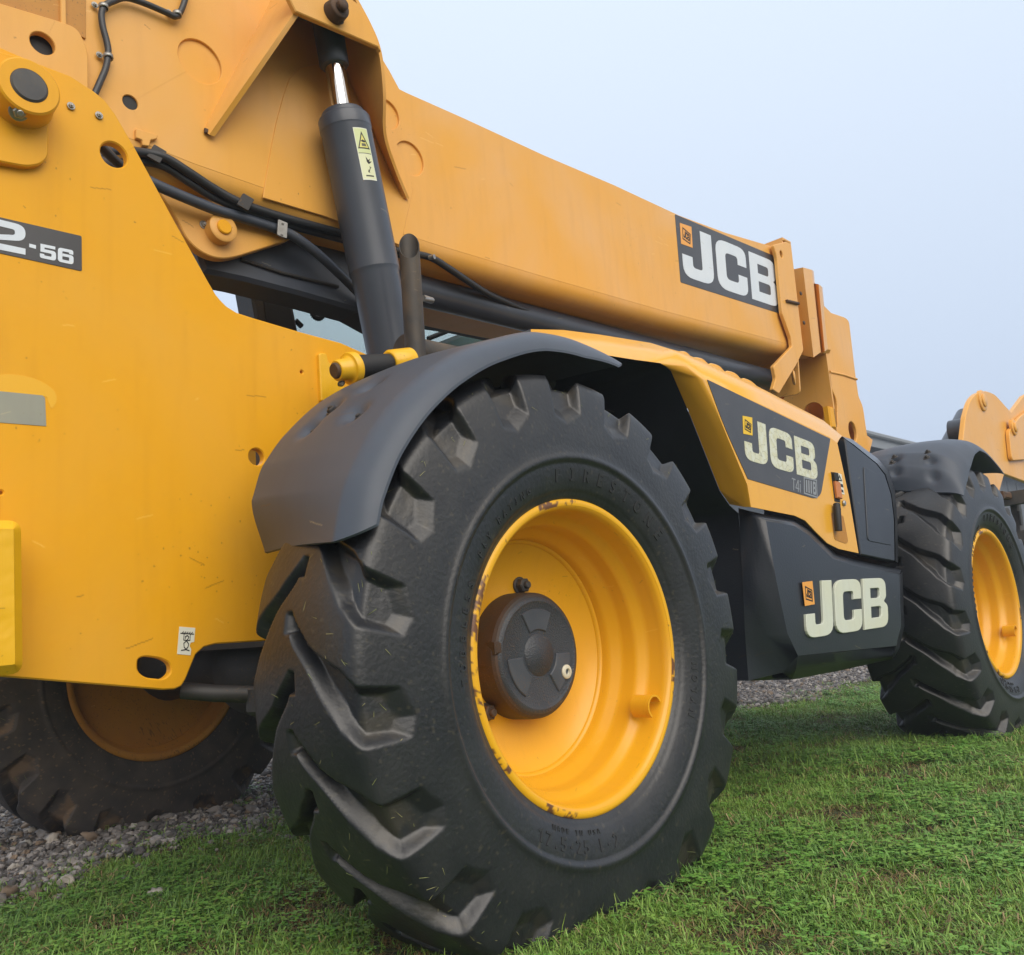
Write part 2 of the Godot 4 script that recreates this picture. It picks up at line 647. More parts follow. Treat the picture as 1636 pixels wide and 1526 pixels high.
func cracked() -> ImageTexture:  # cream film with fine dark cracks
	var size := 512
	var cell := noise(77, 0.035, 1, FastNoiseLite.TYPE_CELLULAR)
	cell.cellular_return_type = FastNoiseLite.RETURN_DISTANCE2_SUB
	var wob := noise(78, 0.02, 3)
	var img := Image.create(size, size, false, Image.FORMAT_RGB8)
	for y in size:
		for x in size:
			var d := cell.get_noise_2d(x, y) + 1.0
			var w := wob.get_noise_2d(x * 1.0, y * 1.0)
			var c := Color(0.64, 0.67, 0.58).lerp(Color(0.60, 0.60, 0.42), clampf(0.5 + w, 0.0, 1.0))
			if d < 0.05 and w > -0.12:
				c = c.lerp(Color(0.22, 0.22, 0.18), 0.6)
			img.set_pixel(x, y, c.linear_to_srgb())
	return ImageTexture.create_from_image(img)


# ======================================================================= the place
func edge_of_lawn(x: float) -> float:  # z where the lawn gives way to gravel
	var z := -1.86
	if x < 0.5:
		z = -1.86 + (0.5 - x) * 0.30
	return z + 0.10 * sin(x * 3.1) + 0.06 * sin(x * 8.3 + 1.0) + 0.03 * sin(x * 19.0)


func soil(x: float, z: float) -> float:  # the ground falls a little towards the machine's front and away from its right side
	return 0.03 + 0.022 * clampf((z + 1.3) / 1.2, 0.0, 1.0) - 0.014 * clampf(x, 0.0, 5.0)


func ground() -> void:
	var n := noise(101, 0.9, 4)
	var soil := mat(Color.WHITE, 0.95)
	var tex := picture(512, 512, func(x: int, y: int) -> Color:
		var a := tiled(n, x, y, 512) * 0.5 + 0.5
		var b := tiled(n, y + 77, x, 512) * 0.5 + 0.5
		return Color(0.05, 0.085, 0.022).lerp(Color(0.07, 0.06, 0.03), clampf(b * 1.3 - 0.25, 0.0, 1.0)).lerp(Color(0.02, 0.025, 0.01), a * 0.4).linear_to_srgb())
	triplanar(soil, tex, 1.7)
	soil.heightmap_enabled = true
	soil.heightmap_texture = ripple(103, 0.05, 5)
	soil.heightmap_scale = 2.0
	var st := begin()
	st.set_smooth_group(1)
	var xs := [-400.0, -60.0, -12.0, -4.0, -1.3, -0.1, 0.0, 2.0, 4.0, 5.0, 6.0, 9.0, 14.0, 30.0, 90.0, 400.0]
	for i in xs.size() - 1:
		for j in xs.size() - 1:
			quad(st, Vector3(xs[i], soil(xs[i], xs[j + 1]), xs[j + 1]), Vector3(xs[i + 1], soil(xs[i + 1], xs[j + 1]), xs[j + 1]), Vector3(xs[i + 1], soil(xs[i + 1], xs[j]), xs[j]), Vector3(xs[i], soil(xs[i], xs[j]), xs[j]))
	var o := part("ground", done(st), soil, self)
	tag(o, "dark earth and short turf under and around the machine", "ground", "", "structure")
	var gm := mat(Color.WHITE, 0.9)
	var cell := noise(111, 0.16, 1, FastNoiseLite.TYPE_CELLULAR)
	cell.cellular_return_type = FastNoiseLite.RETURN_CELL_VALUE
	var gt := picture(512, 512, func(x: int, y: int) -> Color:
		var v := cell.get_noise_2d(x, y) * 0.5 + 0.5
		return Color(0.07, 0.063, 0.06).lerp(Color(0.34, 0.31, 0.30), v * v).linear_to_srgb())
	triplanar(gm, gt, 1.1)
	gm.heightmap_enabled = true
	gm.heightmap_texture = ripple(113, 0.09, 3)
	gm.heightmap_scale = 1.5
	st = begin()
	st.set_smooth_group(1)
	var x := -14.0
	while x < 60.0:
		var d := 0.12 if x < 9.0 else 3.0
		var far := -9.0
		quad(st, Vector3(x, soil(x, -2.0) + 0.006, edge_of_lawn(x) - 0.04), Vector3(x + d, soil(x + d, -2.0) + 0.006, edge_of_lawn(x + d) - 0.04), Vector3(x + d, soil(x + d, -2.0) + 0.006, far), Vector3(x, soil(x, -2.0) + 0.006, far))
		x += d
	o = part("gravel_path", done(st), gm, self)
	tag(o, "track of grey gravel running along the far side of the machine", "path", "", "structure")


func warehouse() -> void:
	var b := thing("warehouse", "long dark slate building with pale eaves seen behind the machine's front end", "building")
	var x0 := 25.0
	var x1 := 70.0
	var z := -10.5
	part("wall", bar_mesh(Vector3(x1 - x0, 5.6, 8.0), at(Vector3((x0 + x1) / 2, 2.8, z - 4.0)), 0.01), M.slate_wall, b)
	var panel := bar_mesh(Vector3(0.25, 5.5, 0.06), Transform3D(), 0.02)
	for i in 30:
		part("wall_rib", panel, M.slate_wall, b, at(Vector3(x0 + 0.4 + i * 1.5, 2.78, z + 0.03)))
	var st := begin()
	for k in 2:
		var s := 1.0 if k == 0 else -1.0
		var zz := z + 0.5 if k == 0 else z - 8.5
		slab(st, [Vector3(x0 - 0.4, 5.8, zz), Vector3(x1 + 0.4, 5.8, zz)], [Vector3(x0 - 0.4, 7.6, z - 4.0), Vector3(x1 + 0.4, 7.6, z - 4.0)], Vector3(0, 0.08, 0))
	part("roof", done(st), M.slate_wall, b)
	part("fascia", bar_mesh(Vector3(x1 - x0 + 0.8, 0.34, 0.05), at(Vector3((x0 + x1) / 2, 5.72, z + 0.52)), 0.01), M.slate_trim, b)
	part("gutter", bar_mesh(Vector3(x1 - x0 + 0.9, 0.16, 0.16), at(Vector3((x0 + x1) / 2, 5.96, z + 0.62)), 0.04), M.slate_trim, b)


# ======================================================================= frame
func frame_parts(t: Node3D) -> void:
	var z := -0.62
	var edge := [-1.173, 1.96, -1.037, 1.981, -0.975, 1.976, -0.893, 1.975, -0.842, 1.958, -0.817, 1.945, -0.794, 1.92, -0.749, 1.851, -0.653, 1.691, -0.571, 1.559, -0.552, 1.53, -0.54, 1.518, -0.524, 1.505, -0.497, 1.494, -0.451, 1.489, -0.315, 1.478, -0.186, 1.471, 0.018, 1.428, -0.033, 0.693, -0.417, 0.68, -0.57, 0.682]
	edge.append_array([-0.598, 0.677, -0.618, 0.662, -0.628, 0.64, -0.642, 0.61, -0.652, 0.596, -0.667, 0.591, -0.692, 0.592, -0.963, 0.642, -1.136, 0.673])
	var holes := [oval([-0.797, 1.815], 0.0305, 0.0305), oval([-0.453, 1.129], 0.021, 0.021), rounded([-0.748, 0.664, -0.732, 0.667, -0.697, 0.66, -0.677, 0.647, -0.675, 0.627, -0.692, 0.614, -0.733, 0.622, -0.75, 0.638], 0.02)]
	for c in [[-0.315, 1.368], [-1.018, 1.01], [-1.017, 0.939]]:
		holes.append(ellipse(V(c)[0], 0.0042, 0.0042, 12))
	var f := part("chassis_frame", plate_mesh(V(edge), z, 0.022, 0.003, holes), M.frame_yellow, t)
	part("frame_side", plate_mesh(V([-2.0, 0.78, 0.2, 0.78, 0.2, 1.42, -0.4, 1.45, -0.8, 1.8, -2.0, 1.9]), -1.74, 0.022, 0.003), M.frame_yellow, t)
	part("doubler_plate", plate_mesh(rounded([-1.138, 1.701, -1.037, 1.705, -0.984, 1.712, -0.958, 1.727, -0.944, 1.749, -0.944, 1.868, -0.955, 1.954, -0.993, 1.964, -1.145, 1.941], [0.0, 0.03, 0.02, 0.015, 0.02, 0.04, 0.04, 0.02, 0.0]), z + 0.02, 0.02, 0.003), M.frame_yellow, f)
	var c := Vector3(-1.002, 1.863, -0.6)
	var boss := at(Vector3(c.x, c.y, z + 0.018))
	part("pivot_boss", lathe_mesh([[0.0, 0.0, 0.068, 0.0], [0.068, 0.0, 0.064, 0.008, 0.062, 0.058], [0.062, 0.058, 0.058, 0.062], [0.058, 0.062, 0.037, 0.062], [0.037, 0.062, 0.036, 0.04]], 56, boss), M.frame_yellow, f)
	part("pivot_pin", lathe_mesh(disc_strips(0.0365, 0.0, 0.066, 0.004), 40, boss), M.pin_dark, f)
	var bm := bolt_mesh(0.0135)
	part("bolt", bm, M.zinc, f, Transform3D(Basis(Vector3.RIGHT, 0.7), Vector3(-1.016, 1.808, -0.56)))
	var bs := bolt_mesh(0.0062)
	for p in [Vector3(-0.893, 1.898, -0.617), Vector3(-0.832, 1.899, -0.617)]:
		part("bolt", bs, M.zinc, f, at(p))
	# number plate print
	part("number_plate", plate_mesh(rounded([-1.168, 1.588, -0.868, 1.594, -0.867, 1.512, -1.166, 1.511], 0.004), z + 0.0015, 0.0015, 0.0003), M.decal_grey, f)
	word("2", [-1.056, 1.518, -0.981, 1.52, -0.982, 1.585, -1.058, 1.585], z + 0.0023, 0.0008, M.decal_white, f, "digit", 0.0, 0.0)
	word("-", [-0.974, 1.528, -0.961, 1.527, -0.961, 1.559, -0.974, 1.559], z + 0.0023, 0.0008, M.decal_white, f, "hyphen", 0.0, 0.0)
	word("56", [-0.953, 1.521, -0.885, 1.522, -0.885, 1.555, -0.953, 1.553], z + 0.0023, 0.0008, M.decal_white, f, "digit", 0.12, 0.0)
	part("reflective_strip", plate_mesh(V([-1.152, 1.209, -1.023, 1.217, -0.944, 1.219, -0.939, 1.214, -0.936, 1.154, -1.022, 1.152, -1.15, 1.151]), z + 0.0012, 0.0012, 0.0002), M.reflector, f)
	part("touch_up_paint", plate_mesh(smooth2([-1.153, 1.235, -1.057, 1.245, -1.001, 1.256, -0.956, 1.252, -0.924, 1.235, -0.916, 1.212, -0.926, 1.194, -0.934, 1.209, -0.943, 1.218, -1.023, 1.216, -1.152, 1.213, -1.156, 1.223, -1.153, 1.235], 4), z + 0.0006, 0.0006, 0.0), M.touch_up, f)
	# sling label
	var lc := [-0.656, 0.726, -0.619, 0.721, -0.623, 0.662, -0.662, 0.666]
	part("sling_label", plate_mesh(V([-0.656, 0.726, -0.619, 0.721, -0.622, 0.69, -0.63, 0.689, -0.633, 0.682, -0.629, 0.674, -0.631, 0.661, -0.662, 0.666]), z + 0.001, 0.001, 0.0002), M.label_white, f)
	var st := begin()
	var q := V(lc)
	var ink := func(a: Array, w: float) -> void:
		var p := V(a)
		for i in p.size() - 1:
			var d := (p[i + 1] - p[i]).normalized() * w
			var nn := Vector2(-d.y, d.x)
			var box := PackedVector2Array([p[i] - d * 0.4 - nn, p[i + 1] + d * 0.4 - nn, p[i + 1] + d * 0.4 + nn, p[i] - d * 0.4 + nn])
			var mapped := PackedVector2Array()
			for v in box:
				mapped.append(q[0].lerp(q[1], v.x).lerp(q[3].lerp(q[2], v.x), v.y))
			plate(st, mapped, z + 0.0016, 0.0006, 0.0)
	ink.call([0.1, 0.24, 0.92, 0.24], 0.018)
	for i in 5:
		ink.call([0.18 + i * 0.14, 0.24, 0.28 + i * 0.14, 0.17], 0.016)
	ink.call([0.32, 0.25, 0.32, 0.48, 0.7, 0.48, 0.7, 0.25], 0.018)
	ink.call([0.42, 0.42, 0.42, 0.34, 0.54, 0.31, 0.62, 0.36, 0.56, 0.45, 0.5, 0.5, 0.34, 0.6, 0.38, 0.74, 0.52, 0.83, 0.7, 0.86], 0.02)
	ink.call([0.5, 0.5, 0.64, 0.62, 0.6, 0.74, 0.46, 0.83, 0.22, 0.86], 0.02)
	part("sling_print", done(st), M.print_black, f)
	# ballast block at the tail
	var w := begin()
	var xc := [-0.999, 0.741]
	plate(w, rounded([-1.9, 0.63, xc[0] - 0.005, 0.655, xc[0] - 0.012, 0.94, -1.9, 0.93], 0.022), -0.5, 0.118, 0.018)
	part("counterweight", done(w), M.bright_yellow, t)
	# cross shaft with its two yellow bosses in front of the mudguard
	var a := Vector3(-0.326, 1.326, -0.45)
	var e := Vector3(-0.088, 1.39, -0.45)
	var s := group_part("cross_shaft", t)
	var ax := along(a, e)
	var ln := a.distance_to(e)
	part("shaft_end", lathe_mesh([[0.0, -0.008, 0.017, -0.008], [0.017, -0.008, 0.02, -0.004, 0.02, 0.02]], 28, ax), M.rust_steel, s)
	part("shaft_boss", lathe_mesh([[0.0, 0.0, 0.024, 0.0], [0.024, 0.0, 0.027, 0.003, 0.028, 0.03, 0.034, 0.036], [0.034, 0.036, 0.04, 0.038], [0.04, 0.038, 0.042, 0.042, 0.042, 0.056], [0.042, 0.056, 0.038, 0.06, 0.0, 0.06]], 36, ax), M.bright_yellow, s)
	part("bushing", lathe_mesh([[0.03, 0.05, 0.032, 0.08, 0.026, ln * 0.72]], 30, ax), M.rubber_trim, s)
	part("shaft_boss", lathe_mesh([[0.0, ln * 0.70, 0.03, ln * 0.70], [0.03, ln * 0.70, 0.036, ln * 0.72, 0.036, ln * 1.0], [0.036, ln, 0.0, ln]], 36, ax), M.bright_yellow, s)
	part("weld_plate", plate_mesh(rounded([-0.268, 1.424, -0.245, 1.428, -0.238, 1.403, -0.205, 1.388, -0.179, 1.304, -0.267, 1.292], 0.006), z + 0.014, 0.014, 0.003), M.bright_yellow, s)
	var bb := bolt_mesh(0.007)
	part("bolt", bb, M.zinc, s, Transform3D(Basis(Vector3.RIGHT, 0.9), Vector3(-0.306, 1.299, -0.46)))


func oval(c: Array, rx: float, ry: float) -> PackedVector2Array:
	return ellipse(V(c)[0], rx, ry, 32)


# ======================================================================= boom
func boom_parts(t: Node3D) -> void:
	var z := -0.85
	var top := [-1.24, 2.608, -0.053, 3.174, 0.082, 2.869, 0.188, 2.648, 0.231, 2.6, 0.271, 2.546, 0.299, 2.545, 0.574, 2.554, 1.029, 2.562, 1.492, 2.583, 2.019, 2.592, 2.468, 2.626, 3.207, 2.715]
	var low := [3.124, 2.117, 1.788, 2.048, 0.926, 2.015, 0.406, 2, -0.105, 1.994, -0.489, 2, -0.611, 2.008, -0.757, 2.015, -1.218, 1.988]
	var outline := V(top + low)
	var hole_spots := [[-0.664, 2.117], [-0.881, 2.19]]
	var holes := [oval(hole_spots[0], 0.0205, 0.0205), oval(hole_spots[1], 0.029, 0.029)]
	var marks := [[[-0.465, 2.325], 0.066], [[0.3, 2.293], 0.0625], [[0.208, 2.426], 0.0545]]
	for m in marks:
		holes.append(ellipse(V(m[0])[0], m[1], m[1], 44))
	var st := begin()
	plate(st, outline, z, 0.016, 0.0015, holes)
	plate(st, V(top + low), z - 0.0165, 0.53, 0.0)
	# rounded lower corner and belly plate
	var l := V(low)
	var rings := []
	for k in 7:
		var a := PI / 2 * k / 6.0
		var ring := []
		for p in l:
			ring.append(Vector3(p.x, p.y - 0.065 * sin(a), z - 0.065 * (1.0 - cos(a))))
		rings.append(ring)
	var far := []
	for p in l:
		far.append(Vector3(p.x, p.y - 0.065, -1.4))
	for k in 6:
		strip3(st, rings[k], rings[k + 1], 7)
	strip3(st, rings[6], far, 8)
	var b := part("boom", done(st), M.hazed_boom_yellow, t)
	for p in hole_spots:
		part("hole_shade_disc", plate_mesh(ellipse(V(p)[0], 0.031 if p == hole_spots[1] else 0.022), z - 0.006, 0.009, 0.001), M.rubber_trim, b)  # added dark disc, painted in for the shade inside the open hole
	for m in marks:
		part("pressed_disc", plate_mesh(ellipse(V(m[0])[0], m[1] + 0.0006, -1.0, 44), z - 0.0085, 0.007, 0.0005), M.hazed_boom_yellow, b)
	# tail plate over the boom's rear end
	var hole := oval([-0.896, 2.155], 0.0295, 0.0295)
	part("tail_plate", plate_mesh(rounded([-1.183, 2.215, -0.982, 2.239, -0.841, 2.257, -0.805, 2.257, -0.779, 2.207, -0.778, 2.014, -1.172, 1.862], [0.0, 0.0, 0.03, 0.03, 0.03, 0.0, 0.0]), -0.83, 0.019, 0.002, [oval([-0.887, 2.176], 0.0295, 0.0295)]), M.hazed_boom_yellow, b)
	part("tail_rib", plate_mesh(V([-0.848, 2.461, -0.835, 2.469, -0.83, 2.239, -0.843, 2.232]), -0.834, 0.015, 0.002), M.hazed_boom_yellow, b)
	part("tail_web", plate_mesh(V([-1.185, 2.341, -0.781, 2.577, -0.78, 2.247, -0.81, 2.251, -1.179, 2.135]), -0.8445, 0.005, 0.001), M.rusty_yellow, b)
	part("wear_patch", plate_mesh(V([-0.084, 2.482, -0.136, 2.448, -0.174, 2.395, -0.199, 2.321, -0.221, 2.243, -0.226, 2.225, -0.243, 2.149, -0.269, 2.019, -0.279, 1.964, -0.062, 1.969, 0.234, 1.953, 0.305, 2.184, 0.164, 2.505, 0.064, 2.554]), z + 0.0035, 0.0035, 0.0015), M.hazed_boom_yellow, b)
	# ram housing: two flaring gussets and the outer cover
	var h := group_part("ram_housing", t)
	st = begin()
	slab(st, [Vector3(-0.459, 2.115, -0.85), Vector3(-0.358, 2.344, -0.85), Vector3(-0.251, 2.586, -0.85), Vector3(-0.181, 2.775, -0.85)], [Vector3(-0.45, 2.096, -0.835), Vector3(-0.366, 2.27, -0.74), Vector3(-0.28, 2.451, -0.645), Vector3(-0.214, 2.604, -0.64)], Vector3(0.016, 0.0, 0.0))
	part("gusset", done(st), M.hazed_boom_yellow, h)
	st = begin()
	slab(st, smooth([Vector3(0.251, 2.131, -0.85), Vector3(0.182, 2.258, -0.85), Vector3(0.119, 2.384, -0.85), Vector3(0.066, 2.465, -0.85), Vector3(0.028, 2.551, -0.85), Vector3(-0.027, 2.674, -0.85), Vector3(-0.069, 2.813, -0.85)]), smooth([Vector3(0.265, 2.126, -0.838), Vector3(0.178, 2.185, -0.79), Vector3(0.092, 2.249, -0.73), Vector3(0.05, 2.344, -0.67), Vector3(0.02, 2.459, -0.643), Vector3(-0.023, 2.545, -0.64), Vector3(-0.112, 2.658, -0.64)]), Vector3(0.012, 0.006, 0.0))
	part("gusset", done(st), M.hazed_boom_yellow, h)
	part("cover_plate", plate_mesh(V([-0.283, 2.446, -0.144, 2.457, 0.011, 2.468, 0.02, 2.457, -0.023, 2.545, -0.058, 2.583, -0.115, 2.597, -0.212, 2.647, -0.359, 2.567]), -0.632, 0.016, 0.003), M.hazed_boom_yellow, h)
	st = begin()
	slab(st, [Vector3(-0.155, 2.624, -0.85), Vector3(0.175, 2.652, -0.85)], [Vector3(-0.276, 2.449, -0.645), Vector3(0.015, 2.468, -0.645)], Vector3(0, 0.012, 0))
	part("roof_web", done(st), M.hazed_black_paint, h)
	var pc := Vector3(-0.152, 2.504, -0.6)
	part("ram_pin", lathe_mesh([[0.036, -0.04, 0.032, 0.0], [0.032, 0.0, 0.03, 0.004, 0.017, 0.004], [0.017, 0.004, 0.017, 0.02], [0.017, 0.02, 0.014, 0.024, 0.0, 0.024]], 36, at(pc)), M.rust_steel, h)
	part("bolt", bolt_mesh(0.009), M.rust_steel, h, at(Vector3(-0.139, 2.481, -0.62)))
	part("gusset_tip", bar_mesh(Vector3(0.02, 0.014, 0.008), at(Vector3(-0.45, 2.109, -0.842)), 0.002), M.rust_steel, h)
	# print on the boom side
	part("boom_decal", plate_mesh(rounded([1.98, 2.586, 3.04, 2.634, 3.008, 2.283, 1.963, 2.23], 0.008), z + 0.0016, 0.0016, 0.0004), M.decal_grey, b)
	word("JCB", [1.998, 2.27, 2.972, 2.314, 3, 2.594, 2.014, 2.551], z + 0.0026, 0.001, M.decal_white, b)
	badge([2.005, 2.438, 2.108, 2.444, 2.119, 2.559, 2.014, 2.55], z + 0.0028, M.emblem_orange, b)
	# collar at the end of the outer section
	var c := group_part("boom_collar", t)
	part("collar_plate", plate_mesh(rounded([2.932, 2.671, 3.106, 2.737, 3.161, 2.74, 3.136, 2.083, 3.025, 1.983, 2.768, 1.778, 2.703, 1.793, 2.754, 1.859, 2.743, 1.927, 2.903, 2.025, 3, 2.085, 2.998, 2.132, 2.93, 2.265, 2.957, 2.599], 0.012), -0.815, 0.02, 0.003, [oval([3.016, 2.636], 0.018, 0.022)]), M.hazed_boom_yellow, c)
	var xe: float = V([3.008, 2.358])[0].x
	part("collar_web", plate_mesh(rounded([-0.285, 0.1, 0.3, 0.1, 0.3, -0.68, 0.1, -0.8, -0.27, -0.83, -0.285, -0.6], 0.03), 0.0, 0.016, 0.002, [], Transform3D(Basis(Vector3(0, 0, -1), Vector3(0, 1, 0), Vector3(1, 0, 0)), Vector3(xe + 0.1, 2.66, -1.12))), M.hazed_boom_yellow, c)
	part("collar_lip", bar_mesh(Vector3(0.1, 0.02, 0.3), at(Vector3(3.303, 2.829, -1.05)), 0.006), M.hazed_boom_yellow, c)
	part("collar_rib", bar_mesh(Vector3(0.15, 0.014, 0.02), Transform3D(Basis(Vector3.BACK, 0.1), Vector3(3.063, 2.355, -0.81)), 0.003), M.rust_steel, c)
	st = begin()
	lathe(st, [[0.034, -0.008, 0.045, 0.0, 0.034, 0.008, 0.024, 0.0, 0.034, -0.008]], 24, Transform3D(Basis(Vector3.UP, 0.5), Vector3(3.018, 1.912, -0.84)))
	part("tie_eye", done(st), M.hazed_boom_yellow, c)
	# wear pad holders on the second section
	var holders := [[[Vector3(3.35, 2.66, -0.93), Vector3(3.346, 2.657, -0.9), Vector3(3.336, 2.645, -0.84), Vector3(3.479, 2.668, -0.85), Vector3(3.786, 2.777, -0.97)], [Vector3(3.351, 2.129, -0.93), Vector3(3.333, 2.11, -0.9), Vector3(3.314, 2.079, -0.84), Vector3(3.442, 2.135, -0.85), Vector3(3.737, 2.21, -0.97)]], [[Vector3(3.653, 2.654, -0.94), Vector3(3.652, 2.643, -0.92), Vector3(3.61, 2.614, -0.875), Vector3(3.679, 2.623, -0.89), Vector3(3.912, 2.698, -0.98)], [Vector3(3.62, 2.178, -0.94), Vector3(3.62, 2.177, -0.92), Vector3(3.564, 2.167, -0.875), Vector3(3.642, 2.2, -0.89), Vector3(3.875, 2.266, -0.98)]]]
	for hd in holders:
		st = begin()
		for i in 4:
			strip3(st, [hd[0][i], hd[1][i]], [hd[0][i + 1], hd[1][i + 1]], 10 + i)
		st.set_smooth_group(-1)
		for e in 2:
			for i in range(1, 4):
				tri(st, hd[e][0], hd[e][i], hd[e][i + 1])
		part("wear_pad_holder", done(st), M.hazed_boom_yellow, c)
	for p in [Vector3(3.286, 2.473, -0.855), Vector3(3.275, 2.288, -0.855)]:
		part("grease_nipple", lathe_mesh(disc_strips(0.012, 0.0, 0.006, 0.002), 14, at(p)), M.rust_steel, c)
	# inner section and drooping nose
	var n := group_part("boom_nose", t)
	part("inner_section", plate_mesh(V([3.371, 2.591, 3.686, 2.573, 3.893, 2.512, 3.804, 2.216, 3.25, 2.141]), -0.93, 0.42, 0.02), M.hazed_boom_yellow, n)
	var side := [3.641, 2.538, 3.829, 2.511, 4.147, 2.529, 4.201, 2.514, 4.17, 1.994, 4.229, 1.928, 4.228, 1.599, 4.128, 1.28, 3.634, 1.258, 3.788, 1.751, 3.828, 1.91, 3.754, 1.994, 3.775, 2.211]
	part("nose_side", plate_mesh(rounded(side, [0.0, 0.0, 0.05, 0.05, 0.05, 0.05, 0.0, 0.0, 0.0, 0.0, 0.05, 0.05, 0.0]), -0.95, 0.02, 0.004, [oval([4.003, 1.725], 0.062, 0.068)]), M.hazed_boom_yellow, n)
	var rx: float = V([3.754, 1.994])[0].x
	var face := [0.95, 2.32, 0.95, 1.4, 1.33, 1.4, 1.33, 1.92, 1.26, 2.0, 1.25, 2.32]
	part("nose_face", plate_mesh(V(face), 0.0, 0.02, 0.003, [ellipse(Vector2(1.085, 1.845), 0.072, 0.075, 30)], Transform3D(Basis(Vector3(0, 0, -1), Vector3(0, 1, 0), Vector3(1, 0, 0)), Vector3(rx + 0.02, 0, 0.0))), M.hazed_boom_yellow, n)
	part("nose_back", bar_mesh(Vector3(0.02, 1.0, 0.36), at(Vector3(rx + 0.44, 2.0, -1.14)), 0.003), M.hazed_boom_yellow, n)
	part("nose_side", plate_mesh(V(side), -1.31, 0.02, 0.003), M.hazed_boom_yellow, n)
	part("weld_bead", tube_mesh([Vector3(3.772, 2.091, -0.949), Vector3(3.979, 2.102, -0.949), Vector3(4.184, 2.103, -0.949)], 0.008, 8), M.hazed_boom_yellow, n)
	part("hose_bracket", bar_mesh(Vector3(0.09, 0.14, 0.04), at(Vector3(3.736, 1.789, -0.97)), 0.01), M.frame_yellow, n)
	# wiring on the boom's flank
	var k := group_part("wiring_conduit", t)
	var run := smooth([Vector3(-0.508, 2.527, -0.83), Vector3(-0.52, 2.473, -0.83), Vector3(-0.533, 2.435, -0.83), Vector3(-0.548, 2.416, -0.83), Vector3(-0.571, 2.416, -0.83), Vector3(-0.637, 2.414, -0.83), Vector3(-0.684, 2.405, -0.83), Vector3(-0.717, 2.378, -0.83), Vector3(-0.737, 2.355, -0.83), Vector3(-0.746, 2.327, -0.83), Vector3(-0.743, 2.292, -0.83), Vector3(-0.733, 2.253, -0.83), Vector3(-0.729, 2.222, -0.83), Vector3(-0.735, 2.176, -0.83), Vector3(-0.749, 2.131, -0.83), Vector3(-0.764, 2.086, -0.83)], 5)
	part("conduit", tube_mesh(run, 0.0085, 12, 0.0), M.hose, k)
	for p in [Vector3(-0.741, 2.349, -0.83), Vector3(-0.729, 2.21, -0.83), Vector3(-0.541, 2.426, -0.83)]:
		part("conduit_clip", lathe_mesh([[0.0105, -0.006, 0.0125, -0.005, 0.0125, 0.005, 0.0105, 0.006]], 18, Transform3D(Basis(Vector3.RIGHT, 1.35), p)), M.zinc, k)
		part("bolt", bolt_mesh(0.006), M.zinc, k, at(p + Vector3(-0.018, 0.004, -0.012)))


# ======================================================================= lift ram
func ram_parts(t: Node3D) -> void:
	var r := group_part("lift_ram", t)
	var a := Vector3(-0.054, 2.275, -0.745)
	var b := Vector3(0.074, 1.589, -0.745)
	var ax := along(a, b)
	var ln := a.distance_to(b) + 0.12
	part("ram_barrel", lathe_mesh([[0.0, 0.0, 0.062, 0.0], [0.062, 0.0, 0.066, 0.004, 0.066, 0.018], [0.066, 0.018, 0.077, 0.02], [0.077, 0.02, 0.0805, 0.026, 0.0805, 0.06], [0.0805, 0.06, 0.0785, 0.066, 0.0785, ln * 0.62], [0.0785, ln * 0.62, 0.074, ln * 0.64, 0.074, ln]], 48, ax), M.hazed_black_paint, r)
	var c := Vector3(-0.087, 2.501, -0.745)
	var rx := along(a, c)
	part("ram_rod", lathe_mesh([[0.031, -0.02, 0.031, a.distance_to(c)]], 32, rx), M.chrome, r)
	part("rod_eye", lathe_mesh([[0.0, 0.15, 0.042, 0.15], [0.042, 0.15, 0.046, 0.156, 0.046, 0.34], [0.046, 0.34, 0.0, 0.34]], 32, rx), M.hazed_black_paint, r)
	# warning sticker wrapped on the barrel
	var st := begin()
	st.set_smooth_group(1)
	var inv := ax.affine_inverse()
	var l0 := inv * Vector3(-0.047, 2.19, -0.68)
	var l1 := inv * Vector3(-0.021, 2.028, -0.68)
	var mid := atan2(l0.y, l0.x)
	var half := 0.31
	var n := 10
	for i in n:
		var u0 := float(i) / n
		var u1 := float(i + 1) / n
		var pts := []
		for uv in [[u0, 0.0], [u1, 0.0], [u1, 1.0], [u0, 1.0]]:
			var ang: float = mid + half * (1.0 - 2.0 * uv[0])
			pts.append([ax * Vector3(cos(ang) * 0.0793, sin(ang) * 0.0793, lerpf(l0.z, l1.z, uv[1])), Vector2(uv[0], uv[1])])
		for tr in [[0, 1, 2], [0, 2, 3]]:
			for q in tr:
				st.set_uv(pts[q][1])
				st.add_vertex(pts[q][0])
	var m := mat(Color.WHITE, 0.4)
	m.albedo_texture = sticker()
	m.cull_mode = BaseMaterial3D.CULL_DISABLED
	part("warning_sticker", done(st), m, r)


